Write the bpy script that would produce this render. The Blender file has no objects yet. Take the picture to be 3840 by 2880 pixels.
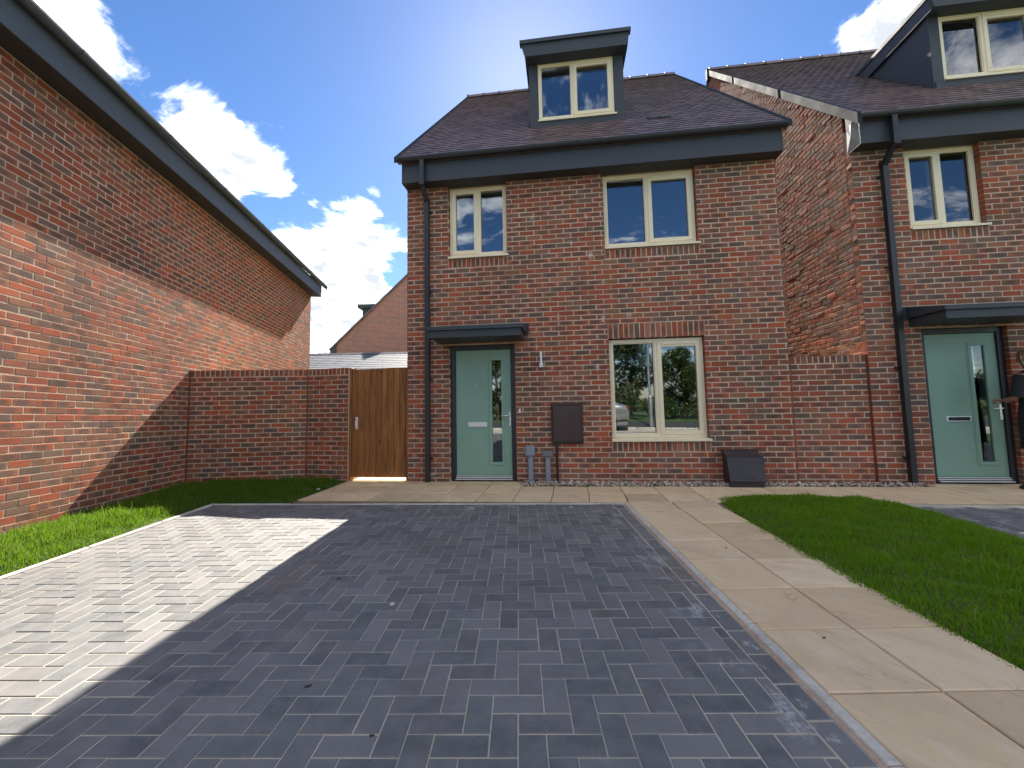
import bpy, bmesh, math, random
import numpy as np
from mathutils import Matrix, Vector

random.seed(7)
RNG = np.random.default_rng(11)
rad = math.radians
SC = bpy.context.scene
COL = SC.collection

# ------------------------------------------------------------------ camera
F_PX, PITCH, ROLL, CAM_H = 1581.71, 0.0801348, -0.0189402, 1.20085
CX, CY = 1906.58, 1377.0
cam = bpy.data.cameras.new('camera')
cam.sensor_fit = 'HORIZONTAL'
cam.sensor_width = 36.0
cam.lens = 36.0 * F_PX / 3840
cam.shift_x = (1920 - CX) / 3840
cam.shift_y = (CY - 1440) / 3840
cam.clip_start, cam.clip_end = 0.05, 2000
camo = bpy.data.objects.new('camera', cam)
COL.objects.link(camo)
_up = Vector((0, -math.sin(PITCH), math.cos(PITCH)))
_fw = Vector((0, math.cos(PITCH), math.sin(PITCH)))
_xx = Vector((1, 0, 0))
_r = _xx * math.cos(ROLL) + _up * math.sin(ROLL)
_u = -_xx * math.sin(ROLL) + _up * math.cos(ROLL)
camo.matrix_world = Matrix(((_r.x, _u.x, -_fw.x, 0), (_r.y, _u.y, -_fw.y, 0),
                            (_r.z, _u.z, -_fw.z, CAM_H), (0, 0, 0, 1)))
SC.camera = camo


def project(P):
    """world points (n,3) -> pixels of the 3840 x 2880 frame and depth"""
    P = np.atleast_2d(np.asarray(P, float))
    x, y, z = P[:, 0], P[:, 1], P[:, 2] - CAM_H
    c, s = math.cos(PITCH), math.sin(PITCH)
    fw = y * c + z * s
    up = -y * s + z * c
    c, s = math.cos(ROLL), math.sin(ROLL)
    fw = np.where(np.abs(fw) < 1e-3, 1e-3, fw)
    return CX + F_PX * (x * c + up * s) / fw, CY - F_PX * (-x * s + up * c) / fw, fw


# ------------------------------------------------------------------ light
SUN_AZ, SUN_EL = rad(3.3), rad(39.7)
SUN_DIR = Vector((math.sin(SUN_AZ) * math.cos(SUN_EL), math.cos(SUN_AZ) * math.cos(SUN_EL), math.sin(SUN_EL)))
SKY_STRENGTH = 0.05
SUN_STRENGTH = 2.0
EXPOSURE = 3.0
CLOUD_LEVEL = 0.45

world = bpy.data.worlds.new('World')
SC.world = world
world.use_nodes = True


class NT:
    """small node-tree writer"""
    def __init__(self, tree):
        self.t = tree
        tree.nodes.clear()

    def n(self, kind, **kw):
        nd = self.t.nodes.new(kind)
        for k, v in kw.items():
            if k.startswith('i_'):
                key = k[2:]
                key = int(key) if key.isdigit() else key.replace('_', ' ')
                self.set(nd.inputs[key], v)
            else:
                setattr(nd, k, v)
        return nd

    def set(self, sock, v):
        if hasattr(v, 'is_output') or isinstance(v, bpy.types.NodeSocket):
            self.t.links.new(v, sock)
        else:
            if isinstance(v, (tuple, list)) and len(v) == 3 and sock.type == 'RGBA':
                v = (*v, 1)
            sock.default_value = v

    def math(self, op, a, b=0.0, c=None, clamp=False):
        nd = self.n('ShaderNodeMath', operation=op, use_clamp=clamp)
        self.set(nd.inputs[0], a)
        self.set(nd.inputs[1], b)
        if c is not None:
            self.set(nd.inputs[2], c)
        return nd.outputs[0]

    def vmath(self, op, a, b=(0, 0, 0)):
        nd = self.n('ShaderNodeVectorMath', operation=op)
        self.set(nd.inputs[0], a)
        self.set(nd.inputs[1], b)
        return nd.outputs['Value'] if op == 'DOT_PRODUCT' else nd.outputs[0]

    def noise(self, vec, scale=5.0, detail=3.0, rough=0.5, out='Fac', dist=0.0, dim='3D'):
        nd = self.n('ShaderNodeTexNoise', noise_dimensions=dim)
        if vec is not None:
            self.set(nd.inputs['Vector'], vec)
        nd.inputs['Scale'].default_value = scale
        nd.inputs['Detail'].default_value = detail
        nd.inputs['Roughness'].default_value = rough
        nd.inputs['Distortion'].default_value = dist
        return nd.outputs[out]

    def ramp(self, fac, stops, interp='LINEAR'):
        nd = self.n('ShaderNodeValToRGB')
        cr = nd.color_ramp
        cr.interpolation = interp
        while len(cr.elements) < len(stops):
            cr.elements.new(0.5)
        for e, (p, c) in zip(cr.elements, stops):
            e.position = p
            e.color = (*c, 1) if len(c) == 3 else c
        self.set(nd.inputs[0], fac)
        return nd.outputs[0]

    def smooth(self, v, a, b, lo=0.0, hi=1.0):
        nd = self.n('ShaderNodeMapRange', interpolation_type='SMOOTHSTEP')
        self.set(nd.inputs['Value'], v)
        nd.inputs['From Min'].default_value = a
        nd.inputs['From Max'].default_value = b
        nd.inputs['To Min'].default_value = lo
        nd.inputs['To Max'].default_value = hi
        return nd.outputs[0]

    def mix(self, fac, a, b, blend='MIX'):
        nd = self.n('ShaderNodeMix', data_type='RGBA', blend_type=blend)
        self.set(nd.inputs[0], fac)
        self.set(nd.inputs[6], a)
        self.set(nd.inputs[7], b)
        return nd.outputs[2]


def build_world():
    N = NT(world.node_tree)
    sky = N.n('ShaderNodeTexSky', sky_type='NISHITA')
    sky.sun_disc = False
    sky.sun_elevation = SUN_EL
    sky.sun_rotation = SUN_AZ
    sky.altitude = 60
    sky.air_density = 1.0
    sky.dust_density = 0.18
    sky.ozone_density = 3.5
    d = N.n('ShaderNodeTexCoord').outputs['Generated']
    d = N.vmath('NORMALIZE', d)
    sep = N.n('ShaderNodeSeparateXYZ', i_0=d)
    # cloud sheet: directions dropped on a plane overhead
    zz = N.math('ADD', N.math('MAXIMUM', sep.outputs[2], 0.0), 0.16)
    px = N.math('DIVIDE', sep.outputs[0], zz)
    py = N.math('DIVIDE', sep.outputs[1], zz)
    p = N.n('ShaderNodeCombineXYZ', i_0=px, i_1=py, i_2=0.35).outputs[0]
    n1 = N.noise(p, 3.6, 11.0, 0.64, dist=0.5)
    n2 = N.noise(p, 0.75, 2.0, 0.5)
    n1 = N.math('MULTIPLY_ADD', N.math('SUBTRACT', n1, 0.5), 1.45, 0.485)
    dens = N.math('ADD', n1, N.math('MULTIPLY', N.math('SUBTRACT', n2, 0.5), 0.55))
    # clouds in view, plus unseen ones added to brighten the shade: (azimuth, elevation, angular radius, weight)
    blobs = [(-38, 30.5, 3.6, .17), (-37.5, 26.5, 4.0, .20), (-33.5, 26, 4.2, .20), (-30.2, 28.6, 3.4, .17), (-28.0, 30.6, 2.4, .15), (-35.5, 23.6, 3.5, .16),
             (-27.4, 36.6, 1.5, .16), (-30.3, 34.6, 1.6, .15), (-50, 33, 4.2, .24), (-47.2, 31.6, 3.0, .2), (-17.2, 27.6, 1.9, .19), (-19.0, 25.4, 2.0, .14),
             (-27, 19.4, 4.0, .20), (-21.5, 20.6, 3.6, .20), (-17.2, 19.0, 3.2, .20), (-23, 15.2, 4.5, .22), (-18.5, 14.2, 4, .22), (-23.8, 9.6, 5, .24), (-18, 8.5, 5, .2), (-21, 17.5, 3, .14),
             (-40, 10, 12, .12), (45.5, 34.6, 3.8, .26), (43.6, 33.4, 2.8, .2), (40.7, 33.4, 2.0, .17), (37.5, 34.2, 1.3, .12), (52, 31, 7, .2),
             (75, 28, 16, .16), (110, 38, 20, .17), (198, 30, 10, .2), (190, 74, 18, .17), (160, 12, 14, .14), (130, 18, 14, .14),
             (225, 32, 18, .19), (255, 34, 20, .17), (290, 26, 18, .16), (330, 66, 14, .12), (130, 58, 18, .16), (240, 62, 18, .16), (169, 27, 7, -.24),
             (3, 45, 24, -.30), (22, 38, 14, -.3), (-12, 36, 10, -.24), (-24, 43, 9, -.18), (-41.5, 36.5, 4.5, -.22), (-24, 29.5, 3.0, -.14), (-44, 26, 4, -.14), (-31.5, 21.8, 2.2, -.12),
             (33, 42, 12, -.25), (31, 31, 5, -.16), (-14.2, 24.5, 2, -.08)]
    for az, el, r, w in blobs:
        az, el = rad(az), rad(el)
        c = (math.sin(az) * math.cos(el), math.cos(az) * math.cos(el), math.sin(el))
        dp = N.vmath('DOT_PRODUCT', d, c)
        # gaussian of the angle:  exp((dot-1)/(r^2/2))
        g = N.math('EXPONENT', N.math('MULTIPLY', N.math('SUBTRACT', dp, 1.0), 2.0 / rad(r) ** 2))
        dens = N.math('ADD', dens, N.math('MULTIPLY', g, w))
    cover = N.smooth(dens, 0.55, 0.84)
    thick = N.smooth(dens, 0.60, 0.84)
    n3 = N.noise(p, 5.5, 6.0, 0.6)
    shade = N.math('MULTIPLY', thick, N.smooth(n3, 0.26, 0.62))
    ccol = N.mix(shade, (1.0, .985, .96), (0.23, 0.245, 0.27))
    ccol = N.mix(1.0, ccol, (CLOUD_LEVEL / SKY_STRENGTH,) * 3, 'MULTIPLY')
    hs = N.n('ShaderNodeHueSaturation', i_Color=sky.outputs[0])
    hs.inputs['Saturation'].default_value = 1.18
    hs.inputs['Hue'].default_value = 0.506
    hs.inputs['Value'].default_value = 0.45
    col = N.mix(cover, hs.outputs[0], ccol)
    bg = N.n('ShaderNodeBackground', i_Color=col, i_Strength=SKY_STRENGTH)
    out = N.n('ShaderNodeOutputWorld')
    N.t.links.new(bg.outputs[0], out.inputs[0])


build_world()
sl = bpy.data.lights.new('sun', 'SUN')
sl.energy = SUN_STRENGTH
sl.angle = rad(0.53)
sl.color = (1.0, 0.93, 0.82)
so = bpy.data.objects.new('sun', sl)
so.rotation_euler = SUN_DIR.to_track_quat('Z', 'Y').to_euler()
so.location = SUN_DIR * 60
COL.objects.link(so)
vs = SC.view_settings
vs.view_transform = 'Standard'
vs.look = 'None'
vs.exposure = EXPOSURE
vs.gamma = 1.0
vs.use_curve_mapping = False
SC.render.engine = 'CYCLES'
SC.cycles.max_bounces = 8
SC.cycles.diffuse_bounces = 4
SC.cycles.transparent_max_bounces = 12
SC.cycles.use_denoising = True
SC.cycles.caustics_reflective = False
SC.cycles.caustics_refractive = False
SC.cycles.sample_clamp_indirect = 4.0


# ------------------------------------------------------------------ objects
def tag(o, label=None, cat=None, group=None, kind=None):
    if label:
        o['label'] = label
    if cat:
        o['category'] = cat
    if group:
        o['group'] = group
    if kind:
        o['kind'] = kind
    return o


def link(name, me, parent=None, mat=None, pinv=None):
    o = bpy.data.objects.new(name, me)
    COL.objects.link(o)
    if parent is not None:
        o.parent = parent
        if pinv is not None:
            o.matrix_parent_inverse = pinv
    if mat is not None and me is not None and len(me.materials) == 0:
        me.materials.append(mat)
    return o


def empty(name, loc=(0, 0, 0), rz=0.0, matrix=None):
    o = bpy.data.objects.new(name, None)
    o.empty_display_size = 0.2
    COL.objects.link(o)
    if matrix is not None:
        o.matrix_world = matrix
    else:
        o.location = loc
        o.rotation_euler = (0, 0, rz)
    return o


class MB:
    """mesh builder: boxes, prisms, tubes, joined into ONE object by build()"""
    def __init__(self):
        self.v, self.f, self.m, self.s = [], [], [], []

    def add(self, verts, faces, mi=0, smooth=False):
        b = len(self.v)
        self.v += [tuple(map(float, p)) for p in verts]
        self.f += [tuple(b + i for i in f) for f in faces]
        self.m += [mi] * len(faces)
        self.s += [smooth] * len(faces)
        return self

    def box(self, x0, x1, y0, y1, z0, z1, mi=0):
        v = [(x0, y0, z0), (x1, y0, z0), (x1, y1, z0), (x0, y1, z0), (x0, y0, z1), (x1, y0, z1), (x1, y1, z1), (x0, y1, z1)]
        f = [(0, 3, 2, 1), (4, 5, 6, 7), (0, 1, 5, 4), (1, 2, 6, 5), (2, 3, 7, 6), (3, 0, 4, 7)]
        return self.add(v, f, mi)

    def bbox(self, x0, x1, y0, y1, z0, z1, b=0.004, mi=0):
        """box with chamfered edges"""
        bm = bmesh.new()
        bmesh.ops.create_cube(bm, size=1.0)
        for v in bm.verts:
            v.co = Vector((x0 + (v.co.x + .5) * (x1 - x0), y0 + (v.co.y + .5) * (y1 - y0), z0 + (v.co.z + .5) * (z1 - z0)))
        bmesh.ops.bevel(bm, geom=bm.edges[:], offset=b, segments=1, affect='EDGES', profile=0.5)
        self.bm(bm, mi)
        return self

    def bm(self, bm, mi=0, smooth=False):
        bm.verts.index_update()
        self.add([v.co[:] for v in bm.verts], [[v.index for v in f.verts] for f in bm.faces], mi, smooth)
        bm.free()
        return self

    def prism(self, pts, axis, a, b, mi=0):
        """extrude a polygon given in the two other axes along axis (0,1,2) from a to b"""
        n = len(pts)
        def P(p, t):
            return (t, p[0], p[1]) if axis == 0 else ((p[0], t, p[1]) if axis == 1 else (p[0], p[1], t))
        v = [P(p, a) for p in pts] + [P(p, b) for p in pts]
        f = [tuple(range(n - 1, -1, -1)), tuple(range(n, 2 * n))]
        f += [(i, (i + 1) % n, n + (i + 1) % n, n + i) for i in range(n)]
        return self.add(v, f, mi)

    def tube(self, pts, r, seg=10, mi=0, caps=True):
        pts = [Vector(p) for p in pts]
        rs = r if isinstance(r, (list, tuple)) else [r] * len(pts)
        v, f = [], []
        t0 = (pts[1] - pts[0]).normalized()
        ref = Vector((0, 0, 1)) if abs(t0.z) < .9 else Vector((1, 0, 0))
        a = t0.cross(ref).normalized()
        for i, p in enumerate(pts):
            t = (pts[min(i + 1, len(pts) - 1)] - pts[max(i - 1, 0)]).normalized()
            a = (a - t * a.dot(t)).normalized()
            b = t.cross(a)
            for k in range(seg):
                th = 2 * math.pi * k / seg
                v.append(p + (a * math.cos(th) + b * math.sin(th)) * rs[i])
        for i in range(len(pts) - 1):
            for k in range(seg):
                k2 = (k + 1) % seg
                f.append((i * seg + k, i * seg + k2, (i + 1) * seg + k2, (i + 1) * seg + k))
        self.add(v, f, mi, True)
        if caps:
            self.add(v[:seg], [tuple(range(seg - 1, -1, -1))], mi)
            self.add(v[-seg:], [tuple(range(seg))], mi)
        return self

    def build(self, name, mats, parent=None, pinv=None, fixn=True):
        me = bpy.data.meshes.new(name)
        me.from_pydata(self.v, [], self.f)
        for m in (mats if isinstance(mats, (list, tuple)) else [mats]):
            me.materials.append(m)
        me.polygons.foreach_set('material_index', self.m)
        me.polygons.foreach_set('use_smooth', self.s)
        if fixn:
            bm = bmesh.new()
            bm.from_mesh(me)
            bmesh.ops.recalc_face_normals(bm, faces=bm.faces)
            bm.to_mesh(me)
            bm.free()
        me.update()
        return link(name, me, parent, None, pinv)


def np_mesh(name, V, Fq, mat, UV=None, smooth=False, tri=False):
    """fast mesh from numpy arrays; Fq (n,4) or (n,3); UV per vertex"""
    me = bpy.data.meshes.new(name)
    V = np.asarray(V, np.float32)
    Fq = np.asarray(Fq, np.int32)
    n, k = Fq.shape
    me.vertices.add(len(V))
    me.vertices.foreach_set('co', V.ravel())
    me.loops.add(n * k)
    me.loops.foreach_set('vertex_index', Fq.ravel())
    me.polygons.add(n)
    me.polygons.foreach_set('loop_start', np.arange(0, n * k, k, dtype=np.int32))
    me.polygons.foreach_set('loop_total', np.full(n, k, np.int32))
    me.polygons.foreach_set('use_smooth', np.full(n, smooth, bool))
    if UV is not None:
        uv = me.uv_layers.new(name='UVMap')
        uv.data.foreach_set('uv', np.asarray(UV, np.float32)[Fq.ravel()].ravel())
    me.update(calc_edges=True)
    me.validate()
    if mat is not None:
        me.materials.append(mat)
    return me


# ------------------------------------------------------------------ materials
def new_mat(name):
    m = bpy.data.materials.new(name)
    m.use_nodes = True
    N = NT(m.node_tree)
    out = N.n('ShaderNodeOutputMaterial')
    b = N.n('ShaderNodeBsdfPrincipled')
    N.t.links.new(b.outputs[0], out.inputs[0])
    return m, N, b


def simple(name, col, rough=0.6, metal=0.0, bump=0.0, bscale=40.0, var=0.0, spec=0.5, coat=0.0):
    m, N, b = new_mat(name)
    co = N.n('ShaderNodeTexCoord').outputs['Object']
    if var:
        nz = N.noise(co, 3.0, 4.0, .6)
        nz2 = N.noise(co, 40.0, 3.0, .6)
        f = N.math('ADD', N.math('MULTIPLY', nz, .65), N.math('MULTIPLY', nz2, .35))
        c = N.mix(N.smooth(f, .3, .7), tuple(x * (1 - var) for x in col), tuple(min(1, x * (1 + var)) for x in col))
        N.set(b.inputs['Base Color'], c)
        N.set(b.inputs['Roughness'], N.smooth(nz, .2, .8, rough - .08, rough + .08))
    else:
        N.set(b.inputs['Base Color'], col)
        b.inputs['Roughness'].default_value = rough
    b.inputs['Metallic'].default_value = metal
    b.inputs['Specular IOR Level'].default_value = spec
    if coat:
        b.inputs['Coat Weight'].default_value = coat
    if bump:
        bp = N.n('ShaderNodeBump', i_Height=N.noise(co, bscale, 4.0, .6))
        bp.inputs['Strength'].default_value = bump
        bp.inputs['Distance'].default_value = 0.01
        N.t.links.new(bp.outputs[0], b.inputs['Normal'])
    return m


def piece_random(N):
    """a random number of its own for every separate piece, loose object or island"""
    oi = N.n('ShaderNodeObjectInfo').outputs['Random']
    gi = N.n('ShaderNodeNewGeometry').outputs['Random Per Island']
    return N.math('FRACT', N.math('ADD', oi, gi))


def rnd2(N, r, k):
    return N.math('FRACT', N.math('MULTIPLY', r, k))


def brick_material(name, warm=0.0, bloom=False):
    m, N, b = new_mat(name)
    r = piece_random(N)
    geo = N.n('ShaderNodeNewGeometry').outputs['Position']
    base = N.ramp(r, [(0, (.37, .108, .060)), (.16, (.28, .098, .062)), (.30, (.33, .140, .082)), (.44, (.235, .112, .072)),
                      (.58, (.40, .118, .060)), (.70, (.165, .108, .080)), (.80, (.30, .150, .092)), (.88, (.135, .098, .080)), (.95, (.35, .100, .058))],
                  'CONSTANT')
    off = N.vmath('ADD', geo, N.n('ShaderNodeCombineXYZ', i_0=N.math('MULTIPLY', r, 37.0), i_1=N.math('MULTIPLY', r, 91.0)).outputs[0])
    nz = N.noise(off, 9.0, 4.0, .62)
    fine = N.noise(off, 95.0, 3.0, .6)
    # dark flash in the middle of the face, leaving a red rim
    uv = N.n('ShaderNodeTexCoord').outputs['UV']
    us = N.n('ShaderNodeSeparateXYZ', i_0=uv)
    dx = N.math('MULTIPLY', N.math('SUBTRACT', us.outputs[0], N.math('ADD', N.math('MULTIPLY', rnd2(N, r, 13.7), .3), .35)), 1.9)
    dy = N.math('MULTIPLY', N.math('SUBTRACT', us.outputs[1], .46), 1.55)
    dist = N.math('SQRT', N.math('ADD', N.math('MULTIPLY', dx, dx), N.math('MULTIPLY', dy, dy)))
    dist = N.math('ADD', dist, N.math('MULTIPLY', N.math('SUBTRACT', nz, .5), .9))
    flash = N.smooth(dist, .42, .78, 1.0, 0.0)
    flash = N.math('MULTIPLY', flash, N.smooth(rnd2(N, r, 7.31), .36, .50))
    dark = N.mix(rnd2(N, r, 23.1), (.080, .060, .054), (.115, .082, .068))
    c = N.mix(N.math('MULTIPLY', flash, .82), base, dark)
    c = N.mix(N.smooth(fine, .3, .75, 0, .34), c, (.30, .16, .105))
    hs = N.n('ShaderNodeHueSaturation', i_Color=c)
    N.set(hs.inputs['Value'], N.math('MULTIPLY', N.math('ADD', N.math('MULTIPLY', rnd2(N, r, 3.77), .36), .87 + warm), N.smooth(N.noise(geo, .9, 4.0, .6), .3, .7, .86, 1.14)))
    hs.inputs['Saturation'].default_value = 1.06
    hs.inputs['Hue'].default_value = .498
    c = N.mix(N.smooth(nz, .35, .75, 0, .25), hs.outputs[0], (.16, .070, .048))
    if bloom:
        # lime bloom weeping from the joints of the upper front
        c = N.mix(bloom_mask(N), c, (.80, .74, .69))
    N.set(b.inputs['Base Color'], c)
    b.inputs['Roughness'].default_value = .88
    b.inputs['Specular IOR Level'].default_value = .25
    h = N.math('ADD', N.math('MULTIPLY', N.noise(off, 30.0, 4.0, .6), .7), N.math('MULTIPLY', fine, .5))
    bp = N.n('ShaderNodeBump', i_Height=h)
    bp.inputs['Strength'].default_value = .4
    bp.inputs['Distance'].default_value = .0022
    N.t.links.new(bp.outputs[0], b.inputs['Normal'])
    return m


def bloom_mask(N):
    co = N.n('ShaderNodeTexCoord').outputs['Object']
    # object space of whole-wall meshes and of single bricks differ, so use the world
    geo = N.n('ShaderNodeNewGeometry').outputs['Position']
    s = N.n('ShaderNodeSeparateXYZ', i_0=geo)
    vo = N.n('ShaderNodeTexVoronoi', feature='F1')
    vo.inputs['Scale'].default_value = 4.6
    N.set(vo.inputs['Vector'], N.vmath('ADD', N.vmath('MULTIPLY', geo, (1, 1, .6)), N.vmath('MULTIPLY', N.noise(geo, 14.0, 3.0, .6, out='Color'), (.09, .09, .09))))
    spots = N.smooth(vo.outputs['Distance'], .04, .21, 1, 0)
    rx = N.math('MULTIPLY', N.smooth(s.outputs[0], -.1, .8), N.smooth(s.outputs[0], 1.5, 2.1, 1, 0))
    rz = N.math('MULTIPLY', N.smooth(s.outputs[2], 1.2, 2.0), N.smooth(s.outputs[2], 4.55, 4.75, 1, 0))
    big = N.smooth(N.noise(geo, 1.6, 3.0, .6), .36, .56)
    fine = N.smooth(N.noise(geo, 60.0, 2.0, .6), .35, .6)
    return N.math('MULTIPLY', N.math('MULTIPLY', N.math('MULTIPLY', rx, rz), big), N.math('MULTIPLY', N.math('MULTIPLY', spots, fine), 1.0))


def mortar_material(name, col=(.62, .485, .36), bloom=False):
    m, N, b = new_mat(name)
    geo = N.n('ShaderNodeNewGeometry').outputs['Position']
    nz = N.noise(geo, 4.0, 5.0, .6)
    fine = N.noise(geo, 160.0, 3.0, .6)
    c = N.mix(N.smooth(nz, .3, .7), tuple(x * .82 for x in col), tuple(x * 1.12 for x in col))
    c = N.mix(N.smooth(fine, .3, .8, 0, .3), c, (.30, .22, .16))
    if bloom:
        c = N.mix(bloom_mask(N), c, (.85, .80, .75))
    N.set(b.inputs['Base Color'], c)
    b.inputs['Roughness'].default_value = .95
    b.inputs['Specular IOR Level'].default_value = .15
    bp = N.n('ShaderNodeBump', i_Height=fine)
    bp.inputs['Strength'].default_value = .5
    bp.inputs['Distance'].default_value = .004
    N.t.links.new(bp.outputs[0], b.inputs['Normal'])
    return m


def paver_material():
    m, N, b = new_mat('charcoal_paver')
    r = piece_random(N)
    geo = N.n('ShaderNodeNewGeometry').outputs['Position']
    s = N.n('ShaderNodeSeparateXYZ', i_0=geo)
    c = N.ramp(r, [(0, (.104, .108, .109)), (.18, (.136, .137, .136)), (.36, (.110, .120, .119)), (.52, (.158, .153, .150)), (.68, (.088, .094, .097)), (.82, (.126, .128, .128)), (.93, (.178, .175, .170))], 'CONSTANT')
    off = N.vmath('ADD', geo, N.n('ShaderNodeCombineXYZ', i_0=N.math('MULTIPLY', r, 13.0), i_1=N.math('MULTIPLY', r, 71.0)).outputs[0])
    n1 = N.noise(off, 11.0, 5.0, .65)
    c = N.mix(N.smooth(n1, .3, .75, 0, .55), c, (.21, .20, .20))
    fine = N.noise(off, 210.0, 2.0, .7)
    c = N.mix(N.smooth(fine, .62, .78, 0, .55), c, (.28, .28, .28))
    # pale grit grains in the face mix
    vo = N.n('ShaderNodeTexVoronoi', feature='F1')
    vo.inputs['Scale'].default_value = 62.0
    N.set(vo.inputs['Vector'], off)
    grain = N.smooth(vo.outputs['Distance'], .05, .13, 1, 0)
    pick = N.n('ShaderNodeSeparateXYZ', i_0=vo.outputs['Color'])
    c = N.mix(N.math('MULTIPLY', grain, N.smooth(pick.outputs[0], .78, .84)), c, (.45, .45, .43))
    # brown soil stains trodden over the drive
    st = N.smooth(N.noise(geo, 1.1, 5.0, .62, dist=.6), .52, .72, 0, .6)
    c = N.mix(st, c, (.155, .125, .090))
    dust = N.smooth(N.noise(geo, 3.7, 6.0, .7), .45, .75, 0, .35)
    c = N.mix(dust, c, (.25, .235, .22))
    # chalky cement smears near the kerb
    near = N.math('MULTIPLY', N.smooth(s.outputs[0], .78, 1.1), N.smooth(s.outputs[1], 5.3, 1.0, .6, 1))
    sm = N.noise(N.vmath('MULTIPLY', geo, (1.0, .55, 1.0)), 7.0, 6.0, .7)
    sm = N.math('MULTIPLY', N.smooth(sm, .53, .64), N.smooth(N.noise(geo, 55.0, 3.0, .7), .34, .6))
    far = N.math('MULTIPLY', N.smooth(s.outputs[1], 4.1, 4.9), N.smooth(N.noise(geo, 5.0, 5.0, .7), .54, .70))
    c = N.mix(N.math('MULTIPLY', N.math('MULTIPLY', near, sm), .8), c, (.50, .50, .50))
    c = N.mix(N.math('MULTIPLY', far, .6), c, (.50, .47, .43))
    N.set(b.inputs['Base Color'], c)
    N.set(b.inputs['Roughness'], N.smooth(n1, .2, .8, .58, .74))
    b.inputs['Specular IOR Level'].default_value = .5
    h = N.math('ADD', fine, N.math('MULTIPLY', n1, .6))
    bp = N.n('ShaderNodeBump', i_Height=h)
    bp.inputs['Strength'].default_value = .4
    bp.inputs['Distance'].default_value = .003
    N.t.links.new(bp.outputs[0], b.inputs['Normal'])
    return m


def slab_material():
    m, N, b = new_mat('riven_sandstone')
    r = piece_random(N)
    geo = N.n('ShaderNodeNewGeometry').outputs['Position']
    off = N.vmath('ADD', geo, N.n('ShaderNodeCombineXYZ', i_0=N.math('MULTIPLY', r, 17.0), i_1=N.math('MULTIPLY', r, 41.0)).outputs[0])
    rot = N.n('ShaderNodeVectorRotate', rotation_type='Z_AXIS', i_Vector=off)
    N.set(rot.inputs['Angle'], N.math('ADD', .5, N.math('MULTIPLY', rnd2(N, r, 5.3), .9)))
    st = N.vmath('MULTIPLY', rot.outputs[0], (1.0, 1.9, 1.0))
    base = N.ramp(r, [(0, (.68, .505, .29)), (.3, (.74, .57, .36)), (.55, (.64, .475, .285)), (.8, (.75, .58, .385)), (1, (.62, .46, .265))], 'LINEAR')
    v1 = N.noise(st, 2.2, 6.0, .62, dist=.7)
    c = N.mix(N.smooth(v1, .40, .72, 0, .75), base, (.55, .41, .245))
    tone = N.n('ShaderNodeHueSaturation', i_Color=c)
    N.set(tone.inputs['Value'], N.math('ADD', N.math('MULTIPLY', rnd2(N, r, 31.7), .22), .87))
    c = tone.outputs[0]
    v2 = N.noise(st, 4.0, 5.0, .6, dist=1.0)
    c = N.mix(N.smooth(v2, .54, .76, 0, .45), c, (.72, .62, .50))
    v3 = N.noise(rot.outputs[0], 1.5, 3.0, .5)
    c = N.mix(N.smooth(v3, .55, .75, 0, .5), c, (.65, .46, .32))
    # thin bedding lines
    wv = N.noise(N.vmath('MULTIPLY', rot.outputs[0], (.9, 3.0, 1.0)), 1.7, 3.0, .55, dist=.9)
    line = N.math('ABSOLUTE', N.math('SUBTRACT', N.math('FRACT', N.math('MULTIPLY', wv, 7.0)), .5))
    line = N.math('MULTIPLY', N.smooth(line, .0, .07, 1, 0), N.smooth(N.noise(off, 3.0, 2.0, .5), .45, .62))
    c = N.mix(N.math('MULTIPLY', line, .45), c, (.34, .25, .15))
    fine = N.noise(off, 120.0, 4.0, .65)
    c = N.mix(N.smooth(fine, .5, .8, 0, .22), c, (.30, .23, .15))
    dirt = N.smooth(N.noise(geo, 2.3, 6.0, .7), .58, .78, 0, .35)
    c = N.mix(dirt, c, (.22, .175, .12))
    N.set(b.inputs['Base Color'], c)
    b.inputs['Roughness'].default_value = .8
    b.inputs['Specular IOR Level'].default_value = .35
    h = N.math('ADD', N.math('ADD', N.math('MULTIPLY', v1, 1.0), N.math('MULTIPLY', fine, .15)), N.math('MULTIPLY', line, -.3))
    bp = N.n('ShaderNodeBump', i_Height=h)
    bp.inputs['Strength'].default_value = .5
    bp.inputs['Distance'].default_value = .014
    N.t.links.new(bp.outputs[0], b.inputs['Normal'])
    return m


def grass_material(name, lo, hi, tip, trans=.45):
    m = bpy.data.materials.new(name)
    m.use_nodes = True
    N = NT(m.node_tree)
    r = N.n('ShaderNodeNewGeometry').outputs['Random Per Island']
    geo = N.n('ShaderNodeNewGeometry').outputs['Position']
    patch = N.noise(geo, 2.2, 4.0, .6)
    c = N.mix(N.math('MULTIPLY', N.math('ADD', r, N.smooth(patch, .3, .7)), .5), lo, hi)
    uv = N.n('ShaderNodeTexCoord').outputs['UV']
    v = N.n('ShaderNodeSeparateXYZ', i_0=uv).outputs[1]
    c = N.mix(N.smooth(v, .3, 1.0, 0, .6), c, tip)
    c = N.mix(N.smooth(N.noise(geo, 3.4, 4.0, .65), .54, .72, 0, .45), c, (.21, .27, .035))
    c = N.mix(N.smooth(rnd2(N, r, 19.3), .90, .95), c, (.33, .28, .10))
    d = N.n('ShaderNodeBsdfPrincipled', i_Base_Color=c)
    d.inputs['Roughness'].default_value = .5
    d.inputs['Specular IOR Level'].default_value = .3
    t = N.n('ShaderNodeBsdfTranslucent', i_Color=N.mix(.5, c, tip))
    mx = N.n('ShaderNodeMixShader')
    mx.inputs[0].default_value = trans
    N.t.links.new(d.outputs[0], mx.inputs[1])
    N.t.links.new(t.outputs[0], mx.inputs[2])
    out = N.n('ShaderNodeOutputMaterial')
    N.t.links.new(mx.outputs[0], out.inputs[0])
    return m


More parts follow.
